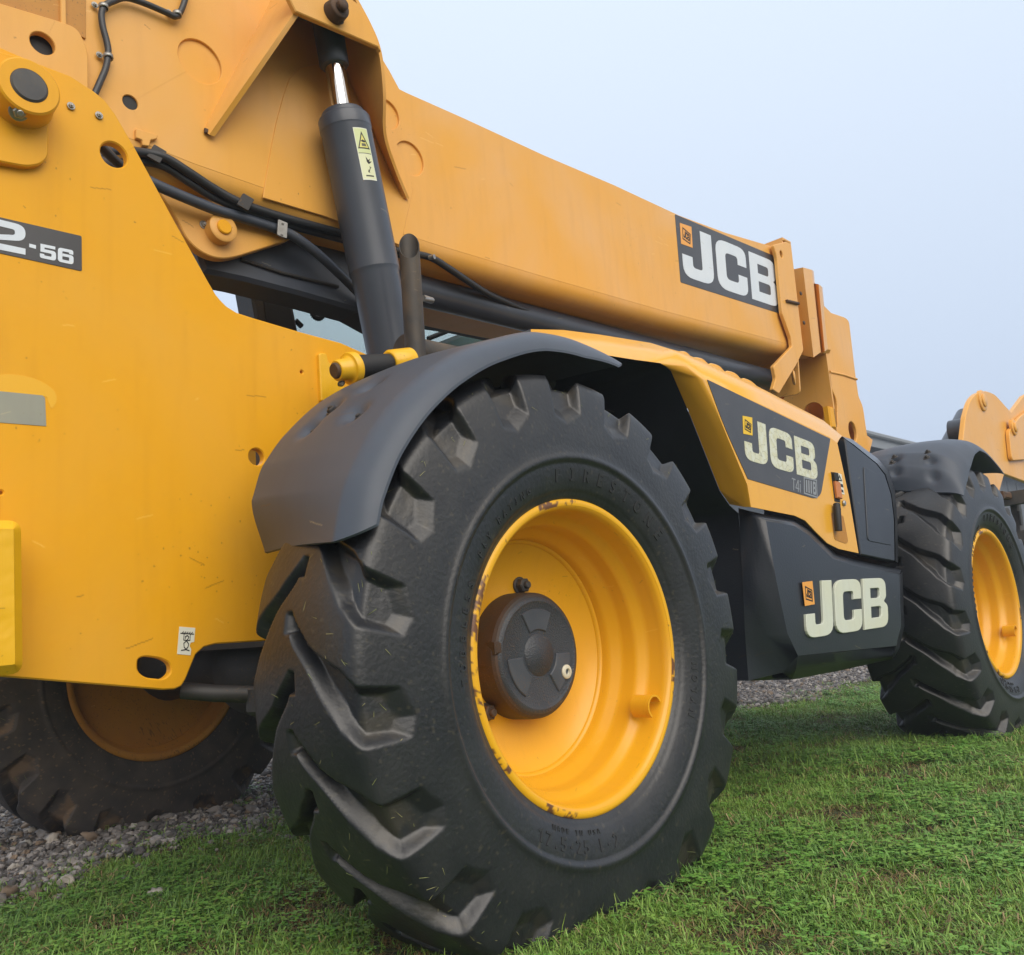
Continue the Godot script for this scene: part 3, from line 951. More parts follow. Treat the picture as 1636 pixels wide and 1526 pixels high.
func sticker() -> ImageTexture:  # triangle with a hand above, hand and arrow below
	var w := 96
	var h := 240
	var im := Image.create(w, h, false, Image.FORMAT_RGB8)
	im.fill(Color(0.86, 0.88, 0.82))
	im.fill_rect(Rect2i(4, 4, w - 8, 112), Color(0.80, 0.84, 0.62))
	im.fill_rect(Rect2i(4, 120, w - 8, 114), Color(0.85, 0.87, 0.72))
	im.fill_rect(Rect2i(4, 116, w - 8, 3), Color(0.25, 0.26, 0.22))
	var ink := Color(0.1, 0.1, 0.1)
	var shapes := [
		[V([48, 16, 88, 96, 8, 96]), ink], [V([48, 30, 78, 90, 18, 90]), Color(0.84, 0.82, 0.45)],
		[V([32, 62, 46, 54, 64, 60, 62, 66, 46, 66]), ink], [V([36, 72, 62, 72, 66, 84, 34, 84]), Color(0.35, 0.35, 0.3)],
		[V([44, 132, 58, 148, 74, 140, 62, 154, 82, 152, 66, 162, 56, 166, 46, 156]), ink], [V([60, 176, 70, 182, 64, 184, 52, 200, 54, 206, 42, 204, 46, 192, 49, 196, 61, 182, 58, 180]), ink],
		[V([24, 218, 76, 218, 76, 223, 24, 223]), ink],
	]
	for s in shapes:
		for y in h:
			for x in w:
				if Geometry2D.is_point_in_polygon(Vector2(x, y), s[0]):
					im.set_pixel(x, y, s[1])
	return ImageTexture.create_from_image(im)


# ======================================================================= below the boom
func under_boom(t: Node3D) -> void:
	# bracket with its pin under the boom heel
	var b := part("heel_bracket", plate_mesh(rounded([-0.615, 2.037, -0.289, 1.99, 0.07, 1.994, 0.068, 1.954, -0.121, 1.918, -0.166, 1.881, -0.345, 1.78, -0.394, 1.762, -0.446, 1.767, -0.49, 1.796, -0.514, 1.845, -0.615, 1.978], [0.0, 0.0, 0.0, 0.0, 0.0, 0.02, 0.03, 0.03, 0.03, 0.03, 0.02, 0.0]), -0.9, 0.03, 0.003), M.hazed_boom_yellow, t)
	var c := Vector3(-0.395, 1.845, -0.88)
	part("pin_collar", lathe_mesh([[0.05, -0.03, 0.042, -0.022, 0.042, 0.012], [0.042, 0.012, 0.039, 0.015, 0.02, 0.015]], 44, at(c)), M.hazed_boom_yellow, b)
	part("pin", lathe_mesh(disc_strips(0.0215, 0.0, 0.022, 0.003), 32, at(c)), M.frame_yellow, b)
	part("bolt", bolt_mesh(0.0085), M.zinc, b, at(Vector3(-0.439, 1.853, -0.9)))
	# hydraulic lines
	var k := group_part("hydraulic_lines", t)
	part("hose", tube_mesh(smooth([Vector3(-0.79, 1.874, -0.8), Vector3(-0.729, 1.932, -0.8), Vector3(-0.646, 1.975, -0.84), Vector3(-0.578, 1.984, -0.84), Vector3(-0.512, 1.965, -0.84), Vector3(-0.434, 1.946, -0.85), Vector3(-0.349, 1.927, -0.85), Vector3(-0.212, 1.929, -0.86), Vector3(0.013, 1.942, -0.87), Vector3(0.222, 1.942, -0.87), Vector3(0.374, 1.957, -0.87), Vector3(0.474, 1.944, -0.88), Vector3(0.61, 1.921, -0.9), Vector3(0.743, 1.914, -0.93), Vector3(0.995, 1.908, -0.96)], 6), 0.0125, 12), M.hose, k)
	part("hose", tube_mesh(smooth([Vector3(-0.783, 1.863, -0.82), Vector3(-0.722, 1.906, -0.82), Vector3(-0.632, 1.962, -0.86), Vector3(-0.57, 1.969, -0.86), Vector3(-0.503, 1.947, -0.86), Vector3(-0.425, 1.929, -0.87), Vector3(-0.338, 1.919, -0.87), Vector3(-0.201, 1.92, -0.88), Vector3(0.026, 1.932, -0.89), Vector3(0.267, 1.941, -0.89)], 6), 0.011, 12), M.hose, k)
	part("steel_pipe", tube_mesh(smooth([Vector3(-0.79, 1.863, -0.76), Vector3(-0.682, 1.915, -0.84), Vector3(-0.595, 1.902, -0.85), Vector3(-0.438, 1.889, -0.86), Vector3(-0.343, 1.893, -0.87), Vector3(-0.208, 1.896, -0.88), Vector3(-0.146, 1.885, -0.88), Vector3(-0.051, 1.85, -0.89), Vector3(0.091, 1.789, -0.92), Vector3(0.193, 1.738, -0.95)], 6), 0.0155, 14), M.hazed_black_paint, k)
	part("cross_hose", tube_mesh(smooth([Vector3(-0.812, 1.886, -0.7), Vector3(-0.754, 1.842, -0.7), Vector3(-0.66, 1.827, -0.74)], 5), 0.012, 12), M.hose, k)
	var clip := plate_mesh(rounded([-0.016, -0.026, 0.016, -0.026, 0.016, 0.026, -0.016, 0.026], 0.004), 0.003, 0.006, 0.001)
	for p in [Vector3(-0.601, 1.983, -0.835), Vector3(-0.343, 1.925, -0.835)]:
		part("hose_clamp", clip, M.dark_steel, k, Transform3D(Basis(Vector3.FORWARD, 0.35).scaled(Vector3(1.15, 0.85, 1.0)), p))
	var cl := part("hose_clamp", clip, M.zinc, k, Transform3D(Basis(Vector3.FORWARD, 0.1), Vector3(-0.213, 1.887, -0.855)))
	for p in [Vector3(-0.213, 1.904, -0.853), Vector3(-0.217, 1.867, -0.853)]:
		part("bolt", bolt_mesh(0.0045), M.zinc, k, at(p))
	part("bracket_tab", plate_mesh(rounded([-0.654, 2.04, -0.595, 2.042, -0.598, 2.03, -0.615, 2.02, -0.619, 2.001, -0.636, 1.998, -0.639, 2.012, -0.654, 2.013], 0.003), -0.838, 0.012, 0.002), M.hazed_boom_yellow, k)
	part("lock_bolt", tube_mesh([Vector3(0.37, 1.948, -0.86), Vector3(0.376, 1.947, -0.84)], 0.009, 8), M.zinc, k)
	part("pipe_nut", tube_mesh([Vector3(0.26, 1.751, -0.78), Vector3(0.316, 1.761, -0.8)], 0.011, 6), M.zinc, k)
	# long ram under the boom that levels the carriage
	var a := Vector3(0.135, 1.884, -1)
	var e := Vector3(3.036, 1.941, -1)
	part("slave_ram", lathe_mesh([[0.0, 0.0, 0.056, 0.0], [0.056, 0.0, 0.056, 2.0], [0.056, 2.0, 0.059, 2.01, 0.059, a.distance_to(e) - 0.01], [0.059, a.distance_to(e) - 0.01, 0.0, a.distance_to(e)]], 40, along(a, e)), M.hazed_black_paint, t)
	# exhaust
	var x := group_part("exhaust", t)
	var p0 := Vector3(-0.024, 1.466, -0.5)
	var st := begin()
	st.set_smooth_group(1)
	var segs := 40
	for i in segs:
		var q := []
		for j in [i, i + 1]:
			var g: float = TAU * (j % segs) / segs
			var ring := Vector3(cos(g), 0, sin(g))
			var y := 0.288 + 0.05 * ring.dot(Vector3(0.66, 0, -0.75))
			q.append([p0 + ring * 0.029 + Vector3(0, -0.05, 0), p0 + ring * 0.029 + Vector3(0, y, 0), p0 + ring * 0.0265 + Vector3(0, y, 0), p0 + ring * 0.0265 + Vector3(0, 0.1, 0)])
		for s in 3:
			st.set_smooth_group(1 + s)
			quad(st, q[1][s], q[0][s], q[0][s + 1], q[1][s + 1])
	part("tailpipe", done(st), M.exhaust, x)
	var m0 := Vector3(-0.037, 1.451, -0.54)
	part("silencer", lathe_mesh([[0.0, 0.0, 0.046, 0.0], [0.046, 0.0, 0.05, 0.004, 0.05, 0.008], [0.05, 0.008, 0.046, 0.012], [0.046, 0.012, 0.046, 0.6], [0.046, 0.6, 0.0, 0.6]], 40, along(m0, m0 + Vector3(1, 0.01, 0.0))), M.exhaust, x)


# ======================================================================= cab and body behind
func cab_parts(t: Node3D) -> void:
	var c := group_part("cab", t)
	part("roof_rail", plate_mesh(V([0.508, 2.259, 0.77, 2.243, 1.218, 2.23, 1.848, 2.235, 1.832, 2.113, 1.366, 2.048, 1.141, 2.042, 0.91, 2.025, 0.789, 2.015, 0.658, 1.963, 0.54, 1.989]), -1.5, 0.12, 0.01), M.dark_steel, c)
	part("cross_beam", plate_mesh(V([-0.456, 1.889, -0.4, 1.818, -0.33, 1.817, -0.123, 1.928, 0.11, 1.943, 0.349, 1.927, 0.334, 1.709, 0.231, 1.709, 0.137, 1.736, -0.09, 1.744, -0.283, 1.746, -0.409, 1.741]), -0.96, 0.12, 0.012), M.hazed_black_paint, c)
	part("roof_ledge", tube_mesh([Vector3(-0.295, 1.807, -0.955), Vector3(-0.158, 1.797, -0.955), Vector3(0.05, 1.8, -0.955)], 0.006, 8), M.dark_steel, c)
	part("rear_pillar", plate_mesh(V([0.178, 2.142, 0.368, 2.146, 0.403, 1.96, 0.437, 1.761, 0.246, 1.732, 0.206, 1.975]), -1.75, 0.12, 0.01), M.dark_steel, c)
	part("pillar_panel", plate_mesh(V([0.236, 2.115, 0.349, 2.117, 0.385, 1.968, 0.411, 1.866, 0.281, 1.843, 0.251, 1.976]), -1.745, 0.005, 0.002), M.rubber_trim, c)
	part("side_glass", plate_mesh(V([0.389, 2.21, 1.514, 2.378, 1.655, 1.96, 0.408, 1.769]), -1.8, 0.006, 0.001), M.glass, c)
	part("far_glass", plate_mesh(V([0.762, 2.574, 3.11, 3.155, 3.006, 2.345, 0.742, 1.999]), -2.5, 0.006, 0.001), M.glass, c)
	var coil := smooth([Vector3(0.462, 2.145, -1.74), Vector3(0.462, 2.083, -1.74), Vector3(0.47, 2.034, -1.74), Vector3(0.5, 2.021, -1.74), Vector3(0.533, 2.05, -1.74), Vector3(0.561, 2.093, -1.74), Vector3(0.585, 2.139, -1.74), Vector3(0.6, 2.165, -1.74)], 9)
	part("coiled_cable", tube_mesh(coil, 0.009, 10, 0.4), M.rubber_trim, c)
	part("coiled_cable", tube_mesh(smooth([Vector3(0.568, 2.159, -1.78), Vector3(0.569, 2.102, -1.78), Vector3(0.55, 2.058, -1.78)], 9), 0.008, 10, 0.4), M.rubber_trim, c)
	part("mirror_arm", tube_mesh([Vector3(0.403, 2.119, -1.77), Vector3(0.452, 2.107, -1.77), Vector3(0.463, 2.076, -1.77)], 0.02, 8), M.rubber_trim, c)
	part("wiper", tube_mesh([Vector3(0.411, 2.007, -1.78), Vector3(0.441, 1.985, -1.78)], 0.012, 8), M.rubber_trim, c)
	part("window_bar", tube_mesh([Vector3(1.149, 2.063, -1.78), Vector3(1.367, 2.169, -1.78)], 0.012, 8), M.rubber_trim, c)
	part("dash", plate_mesh(V([1.295, 2.099, 1.576, 2.233, 1.837, 2.279, 2.149, 2.301, 2.126, 2.108, 1.285, 1.975]), -1.95, 0.3, 0.02), M.rubber_trim, c)
	part("cab_side", plate_mesh(V([-0.35, 0.7, 1.25, 0.7, 1.25, 1.62, -0.35, 1.62]), -1.82, 0.03, 0.004), M.dark_steel, c)
	# underbody: axles, gearbox, belly rails
	var u := group_part("underbody", t)
	for x in [0.0, BASE]:
		var s := begin()
		lathe(s, [[0.0, 0.0, 0.11, 0.0], [0.11, 0.0, 0.12, 0.05, 0.085, 0.2, 0.085, 0.55, 0.16, 0.7, 0.18, 0.85, 0.16, 1.0, 0.085, 1.15, 0.085, 1.5, 0.12, 1.65, 0.11, 1.7], [0.11, 1.7, 0.0, 1.7]], 28, at(Vector3(x, HUB, -2.15)))
		part("axle", done(s), M.dark_steel, u)
		for zz in [-0.5, -2.1]:
			part("steer_knuckle", bar_mesh(Vector3(0.2, 0.3, 0.14), at(Vector3(x, HUB + 0.12, zz)), 0.03), M.dark_steel, u)
	part("steer_link", tube_mesh([Vector3(-0.615, 0.583, -0.7), Vector3(-0.551, 0.569, -0.66), Vector3(-0.466, 0.557, -0.6)], 0.02, 10), M.dark_steel, u)
	part("steer_joint", lathe_mesh(disc_strips(0.045, -0.03, 0.06, 0.01), 20, Transform3D(Basis(Vector3.RIGHT, 1.57), Vector3(-0.458, 0.542, -0.6))), M.dark_steel, u)
	part("dust_shield", plate_mesh(ellipse(Vector2(0.0, HUB), 0.26), -0.47, 0.02, 0.004), M.dark_steel, u)
	part("gearbox", bar_mesh(Vector3(1.5, 0.42, 0.6), at(Vector3(1.6, 0.82, -1.2)), 0.05), M.dark_steel, u)
	for zz in [-0.8, -1.62]:
		part("belly_rail", bar_mesh(Vector3(4.6, 0.34, 0.04), at(Vector3(1.7, 0.86, zz)), 0.006), M.dark_steel, u)
	part("belly_floor", bar_mesh(Vector3(3.6, 0.03, 0.85), at(Vector3(1.5, 0.68, -1.2)), 0.006), M.dark_steel, u)
	part("inner_panel", plate_mesh(V([-0.25, 0.7, 2.3, 0.7, 2.3, 1.6, 0.6, 1.55, -0.25, 1.3]), -0.95, 0.03, 0.004), M.hazed_black_paint, u)


# ======================================================================= engine pod on the right-hand side
func engine_pod(t: Node3D) -> void:
	var z := -0.1
	var h := group_part("engine_cover", t)
	var st := begin()
	# side face
	var face := [0.814, 1.384, 1.179, 1.347, 1.672, 1.286, 1.738, 1.268, 1.778, 1.057, 1.793, 0.841, 1.621, 0.857, 1.532, 0.877, 1.445, 0.92, 1.381, 0.955, 1.305, 0.97, 1.049, 0.986, 1.009, 0.988, 1.002, 1.06, 0.897, 1.233]
	plate(st, V(face), z, 0.004, 0.0)
	# shoulder that rolls up to the ridge
	var f1 := [Vector3(0.814, 1.384, -0.1), Vector3(1.179, 1.347, -0.1), Vector3(1.672, 1.286, -0.1), Vector3(1.738, 1.268, -0.1)]
	var f2 := [Vector3(0.813, 1.435, -0.125), Vector3(1.202, 1.401, -0.125), Vector3(1.716, 1.326, -0.125), Vector3(1.808, 1.294, -0.12)]
	var f3 := [Vector3(0.848, 1.484, -0.17), Vector3(1.259, 1.445, -0.17), Vector3(1.799, 1.368, -0.165), Vector3(1.9, 1.319, -0.15)]
	var f4 := [Vector3(0.946, 1.538, -0.25), Vector3(1.396, 1.496, -0.25), Vector3(1.984, 1.418, -0.25), Vector3(2.153, 1.367, -0.25)]
	var f5 := f4.map(func(p): return Vector3(p.x, p.y + 0.02, -0.6))
	strip3(st, f1, f2, 3)
	strip3(st, f2, f3, 3)
	strip3(st, f3, f4, 3)
	strip3(st, f4, f5, 3)
	# rear flank, turned towards the wheel
	var c1 := [Vector3(0.814, 1.384, -0.1), Vector3(0.897, 1.233, -0.1), Vector3(1.002, 1.06, -0.1), Vector3(1.009, 0.988, -0.1)]
	var c2 := [Vector3(0.805, 1.397, -0.125), Vector3(0.886, 1.235, -0.125), Vector3(1.004, 1.054, -0.125), Vector3(1.014, 0.992, -0.125)]
	var c3 := [Vector3(0.783, 1.436, -0.2), Vector3(0.869, 1.297, -0.2), Vector3(0.998, 1.059, -0.2), Vector3(1.034, 1.011, -0.19)]
	strip3(st, c2, c1, 3)
	strip3(st, c3, c2, 3)
	# corner patch and the low shoulder running back behind the mudguard
	var k1 := [Vector3(0.814, 1.384, -0.1), Vector3(0.813, 1.435, -0.125), Vector3(0.848, 1.484, -0.17), Vector3(0.946, 1.538, -0.25)]
	var k2 := [Vector3(0.805, 1.397, -0.125), Vector3(0.794, 1.439, -0.15), Vector3(0.818, 1.491, -0.19), Vector3(0.884, 1.548, -0.27)]
	var k3 := [Vector3(0.783, 1.436, -0.2), Vector3(0.757, 1.446, -0.2), Vector3(0.742, 1.456, -0.21), Vector3(0.705, 1.457, -0.22)]
	strip3(st, k1, k2, 3)
	strip3(st, k2, k3, 3)
	var r1 := [Vector3(0.884, 1.548, -0.27), Vector3(0.821, 1.56, -0.29), Vector3(0.592, 1.554, -0.32), Vector3(0.433, 1.545, -0.34), Vector3(0.307, 1.529, -0.36)]
	var r2 := [Vector3(0.793, 1.502, -0.245), Vector3(0.706, 1.497, -0.245), Vector3(0.494, 1.483, -0.25), Vector3(0.331, 1.468, -0.26), Vector3(0.202, 1.447, -0.27)]
	var r3 := [Vector3(0.705, 1.457, -0.22), Vector3(0.625, 1.45, -0.22), Vector3(0.45, 1.438, -0.22), Vector3(0.279, 1.416, -0.22), Vector3(0.142, 1.385, -0.22)]
	r2[0] = (r1[0] + r3[0]) / 2.0
	var r0 := r1.map(func(p): return Vector3(p.x, p.y + 0.015, -0.6))
	quad(st, f4[0], r1[0], r0[0], f5[0])
	strip3(st, r0, r1, 3)
	strip3(st, r1, r2, 3)
	strip3(st, r2, r3, 3)
	part("cover_shell", done(st), M.hood_yellow, h)
	# louvres along the ridge
	part("louvre_ridge", plate_mesh(smooth2([0.95, 1.537, 0.968, 1.552, 1.007, 1.556, 1.04, 1.541, 1.061, 1.547, 1.109, 1.549, 1.144, 1.536, 1.166, 1.542, 1.217, 1.541, 1.252, 1.525, 1.275, 1.531, 1.328, 1.53, 1.366, 1.514, 1.39, 1.52, 1.445, 1.516, 1.498, 1.496], 4) + V([1.425, 1.471, 0.967, 1.509]), -0.27, 0.3, 0.004), M.hood_yellow, h)
	# side print
	part("cover_decal", plate_mesh(rounded([0.826, 1.387, 1.677, 1.279, 1.531, 1.056, 1.48, 1.037, 1.008, 1.08, 0.896, 1.243], [0.004, 0.004, 0.02, 0.03, 0.004, 0.1]), z + 0.0018, 0.0018, 0.0004), M.decal_grey, h)
	word("JCB", [1.006, 1.144, 1.52, 1.107, 1.535, 1.246, 1.022, 1.293], z + 0.0028, 0.001, M.decal_cream, h)
	badge([1.012, 1.23, 1.071, 1.23, 1.084, 1.293, 1.021, 1.292], z + 0.003, M.emblem_yellow, h)
	var o := Vector3(1.304, 1.064, -0.098)
	var e := Vector3(1.381, 1.055, -0.098)
	var up := (Vector3(1.315, 1.107, -0.098) - o)
	var rt := (e - o).normalized()
	sign_text("T4i", o - up * 0.42, rt * 0.85, up.normalized(), up.length() * 1.0, M.decal_silver, h, "lettering", 0.001, 500)
	var box := [1.392, 1.051, 1.495, 1.04, 1.51, 1.109, 1.407, 1.113]
	var bi := PackedVector2Array()
	for v in [[0.06, 0.08], [0.95, 0.08], [0.95, 0.92], [0.06, 0.92]]:
		bi.append(V(box)[0].lerp(V(box)[1], v[0]).lerp(V(box)[3].lerp(V(box)[2], v[0]), v[1]))
	part("stage_box", plate_mesh(V(box), z + 0.0028, 0.001, 0.0, [bi]), M.decal_silver, h)
	for i in 3:
		var s := V(box)
		var x0 := 0.16 + i * 0.17
		var q := PackedVector2Array()
		for v in [[x0, 0.14], [x0 + 0.09, 0.14], [x0 + 0.09, 0.86], [x0, 0.86]]:
			q.append(s[0].lerp(s[1], v[0]).lerp(s[3].lerp(s[2], v[0]), v[1]))
		part("stage_bar", plate_mesh(q, z + 0.0028, 0.001, 0.0), M.decal_silver, h)
	var bq := V(box)
	var bc := PackedVector2Array()
	for v in [[0.68, 0.14], [0.92, 0.14], [0.92, 0.86], [0.68, 0.86]]:
		bc.append(bq[0].lerp(bq[1], v[0]).lerp(bq[3].lerp(bq[2], v[0]), v[1]))
	var g := glyph("B")
	part("letter", plate_mesh(bilinear(g[0], bc, 0.74, 0.0), z + 0.0028, 0.001, 0.0, g[1].map(func(hh): return bilinear(hh, bc, 0.74, 0.0))), M.decal_silver, h)
	# latch
	part("latch_slot", plate_mesh(V([1.644, 1.148, 1.696, 1.146, 1.688, 1.033, 1.64, 1.035]), z + 0.0012, 0.0012, 0.0002), M.rubber_trim, h)
	part("latch_strap", plate_mesh(V([1.648, 1.114, 1.69, 1.11, 1.691, 1.045, 1.649, 1.048]), z + 0.012, 0.012, 0.003), M.latch_orange, h)
	part("latch_head", plate_mesh(V([1.646, 1.145, 1.679, 1.145, 1.679, 1.112, 1.647, 1.112]), z + 0.014, 0.013, 0.003), M.rubber_trim, h)
	part("latch_recess", plate_mesh(rounded([1.595, 0.993, 1.699, 0.983, 1.712, 0.883, 1.687, 0.876, 1.595, 0.891], 0.012), z + 0.0014, 0.0014, 0.0004), M.rusty_yellow, h)
	part("latch_pull", tube_mesh([Vector3(1.622, 1.021, -0.085), Vector3(1.607, 0.991, -0.08), Vector3(1.601, 0.921, -0.082)], 0.013, 14), M.rubber_trim, h)
	part("latch_eye", lathe_mesh([[0.012, -0.004, 0.017, 0.0, 0.012, 0.004]], 18, at(Vector3(1.64, 1.005, -0.088))), M.rubber_trim, h)
	part("latch_rivet", lathe_mesh(disc_strips(0.011, 0.0, 0.007, 0.003), 16, at(Vector3(1.715, 1.031, -0.098))), M.zinc, h)
	part("warning_label", plate_mesh(V([1.691, 1.149, 1.734, 1.145, 1.737, 1.066, 1.694, 1.069]), z + 0.001, 0.001, 0.0001), M.label_white, h)
	part("warning_mark", plate_mesh(V([1.714, 1.142, 1.731, 1.117, 1.695, 1.117]), z + 0.0016, 0.0006, 0.0, [V([1.713, 1.133, 1.721, 1.121, 1.704, 1.121])]), M.print_black, h)
	for q in [[1.7, 1.108, 1.733, 1.105, 1.734, 1.093, 1.702, 1.096], [1.702, 1.086, 1.728, 1.083, 1.73, 1.073, 1.702, 1.076]]:
		part("warning_mark", plate_mesh(V(q), z + 0.0016, 0.0006, 0.0), M.print_black, h)
	# black corner panel ahead of the cover
	var n := part("corner_panel", corner_mesh(), M.plastic, t)
	part("corner_inset", plate_mesh(rounded([1.953, 1.193, 2.107, 1.165, 2.201, 1.077, 2.132, 0.873, 1.892, 0.89], 0.02), z + 0.003, 0.004, 0.0015), M.plastic, n)
	# wheel-side liner
	st = begin()
	var e1 := [Vector3(-0.067, 1.327, -0.22), Vector3(0.122, 1.382, -0.22), Vector3(0.279, 1.416, -0.22), Vector3(0.45, 1.438, -0.22), Vector3(0.625, 1.45, -0.22), Vector3(0.742, 1.456, -0.21), Vector3(0.757, 1.444, -0.2), Vector3(0.783, 1.433, -0.2), Vector3(0.868, 1.295, -0.2), Vector3(0.997, 1.055, -0.2), Vector3(1.033, 1.007, -0.19), Vector3(1.067, 0.981, -0.18), Vector3(1.053, 0.814, -0.18), Vector3(1.022, 0.612, -0.18), Vector3(1.006, 0.44, -0.18)]
	var e2 := e1.map(func(p): return Vector3(p.x + 0.05, p.y, -0.95))
	strip3(st, e1, e2, 2)
	part("arch_liner", done(st), M.plastic, t)
	# lower pod
	var b := part("side_pod", pod_mesh(), M.plastic, t)
	word("JCB", [1.233, 0.553, 1.922, 0.555, 1.968, 0.742, 1.266, 0.742], -0.076, 0.012, M.badge_cream, b, "letter", 0.07, 0.0015)
	badge([1.25, 0.66, 1.323, 0.663, 1.328, 0.742, 1.252, 0.739], -0.0775, M.emblem_orange, b)


func corner_mesh() -> ArrayMesh:
	var st := begin()
	var z := -0.1
	plate(st, V([1.815, 1.295, 1.879, 1.279, 2.093, 1.217, 2.17, 1.174, 2.206, 1.091, 2.2, 0.984, 2.141, 0.808, 1.815, 0.836]), z, 0.03, 0.004)
	var a := [Vector3(2.153, 1.367, -0.25), Vector3(2.131, 1.341, -0.2), Vector3(2.324, 1.271, -0.18), Vector3(2.406, 1.219, -0.17), Vector3(2.417, 1.125, -0.16), Vector3(2.37, 0.996, -0.15), Vector3(2.306, 0.807, -0.15)]
	var b := [Vector3(1.83, 1.292, -0.102), Vector3(1.891, 1.277, -0.1), Vector3(2.105, 1.215, -0.1), Vector3(2.177, 1.175, -0.1), Vector3(2.213, 1.091, -0.1), Vector3(2.207, 0.984, -0.1), Vector3(2.148, 0.808, -0.1)]
	strip3(st, b, a, 3)
	var c := a.map(func(p): return Vector3(p.x, p.y, -0.8))
	strip3(st, a, c, 4)
	return done(st)


func pod_mesh() -> ArrayMesh:
	var st := begin()
	var z := -0.085
	# front face
	plate(st, V([1.068, 0.943, 1.265, 0.93, 1.359, 0.901, 1.528, 0.818, 1.686, 0.794, 2.127, 0.753, 2.069, 0.549, 1.989, 0.476, 1.171, 0.503, 1.118, 0.578, 1.087, 0.754]), z, 0.004, 0.0)
	# lip rolling back under the yellow cover
	var l1 := [Vector3(1.068, 0.943, -0.085), Vector3(1.265, 0.93, -0.085), Vector3(1.359, 0.901, -0.085), Vector3(1.528, 0.818, -0.085), Vector3(1.686, 0.794, -0.085), Vector3(2.127, 0.753, -0.085)]
	var l2 := [Vector3(1.082, 0.955, -0.095), Vector3(1.284, 0.945, -0.095), Vector3(1.389, 0.914, -0.095), Vector3(1.564, 0.828, -0.095), Vector3(1.719, 0.807, -0.095), Vector3(2.171, 0.764, -0.095)]
	var l3 := [Vector3(1.146, 0.973, -0.13), Vector3(1.354, 0.962, -0.13), Vector3(1.471, 0.932, -0.13), Vector3(1.661, 0.841, -0.13), Vector3(1.81, 0.82, -0.13), Vector3(2.275, 0.774, -0.13)]
	strip3(st, l1, l2, 3)
	strip3(st, l2, l3, 3)
	# rear flank
	var c1 := [Vector3(1.146, 0.973, -0.13), Vector3(1.082, 0.955, -0.095), Vector3(1.068, 0.943, -0.085), Vector3(1.087, 0.754, -0.085), Vector3(1.118, 0.578, -0.085), Vector3(1.171, 0.503, -0.085)]
	var c2 := [Vector3(1.079, 0.982, -0.14), Vector3(1.048, 0.968, -0.12), Vector3(1.053, 0.956, -0.12), Vector3(1.038, 0.758, -0.12), Vector3(1.044, 0.579, -0.125), Vector3(1.157, 0.451, -0.14)]
	var c3 := [Vector3(1.106, 1.003, -0.2), Vector3(1.085, 0.983, -0.19), Vector3(1.068, 0.969, -0.18), Vector3(1.041, 0.763, -0.18), Vector3(1.017, 0.573, -0.18), Vector3(1.006, 0.44, -0.18)]
	strip3(st, c2, c1, 3)
	strip3(st, c3, c2, 3)
	# belly curve
	var d1 := [Vector3(1.171, 0.503, -0.085), Vector3(1.473, 0.491, -0.085), Vector3(1.989, 0.476, -0.085)]
	var d2 := [Vector3(1.177, 0.462, -0.1), Vector3(1.495, 0.455, -0.1), Vector3(1.992, 0.445, -0.1)]
	var d3 := [Vector3(1.277, 0.417, -0.17), Vector3(1.638, 0.413, -0.17), Vector3(2.142, 0.415, -0.17)]
	strip3(st, d1, d2, 3)
	strip3(st, d2, d3, 3)
	var d4 := d3.map(func(p): return Vector3(p.x, p.y, -0.75))
	strip3(st, d3, d4, 5)
	tri(st, d3[0], d2[0], c2[5])
	tri(st, d2[0], d1[0], c2[5])
	var k := [Vector3(1.006, 0.44, -0.18), Vector3(1.157, 0.451, -0.14), Vector3(1.277, 0.417, -0.17)]
	tri(st, k[0], k[1], k[2])
	quad(st, k[0], k[2], Vector3(k[2].x, k[2].y, -0.75), Vector3(k[0].x, k[0].y, -0.75))
	# front edge
	var e1 := [Vector3(2.127, 0.753, -0.085), Vector3(2.069, 0.549, -0.085), Vector3(1.989, 0.476, -0.085), Vector3(1.992, 0.445, -0.1), Vector3(2.142, 0.415, -0.17)]
	var e2 := [Vector3(2.312, 0.766, -0.14), Vector3(2.247, 0.542, -0.14), Vector3(2.159, 0.456, -0.14), Vector3(2.128, 0.428, -0.15), Vector3(2.218, 0.41, -0.2)]
	strip3(st, e1, e2, 3)
	strip3(st, e2, e2.map(func(p): return Vector3(p.x, p.y, -0.75)), 6)
	return done(st)


# ======================================================================= mudguards
func curve_at(a: float, keys: Array) -> float:  # [angle, value, angle, value ...] with rising angles
	if a <= keys[0]:
		return keys[1]
	for i in range(0, keys.size() - 2, 2):
		if a <= keys[i + 2]:
			var t: float = (a - keys[i]) / (keys[i + 2] - keys[i])
			return lerpf(keys[i + 1], keys[i + 3], t * t * (3.0 - 2.0 * t) * 0.35 + t * 0.65)
	return keys[keys.size() - 1]


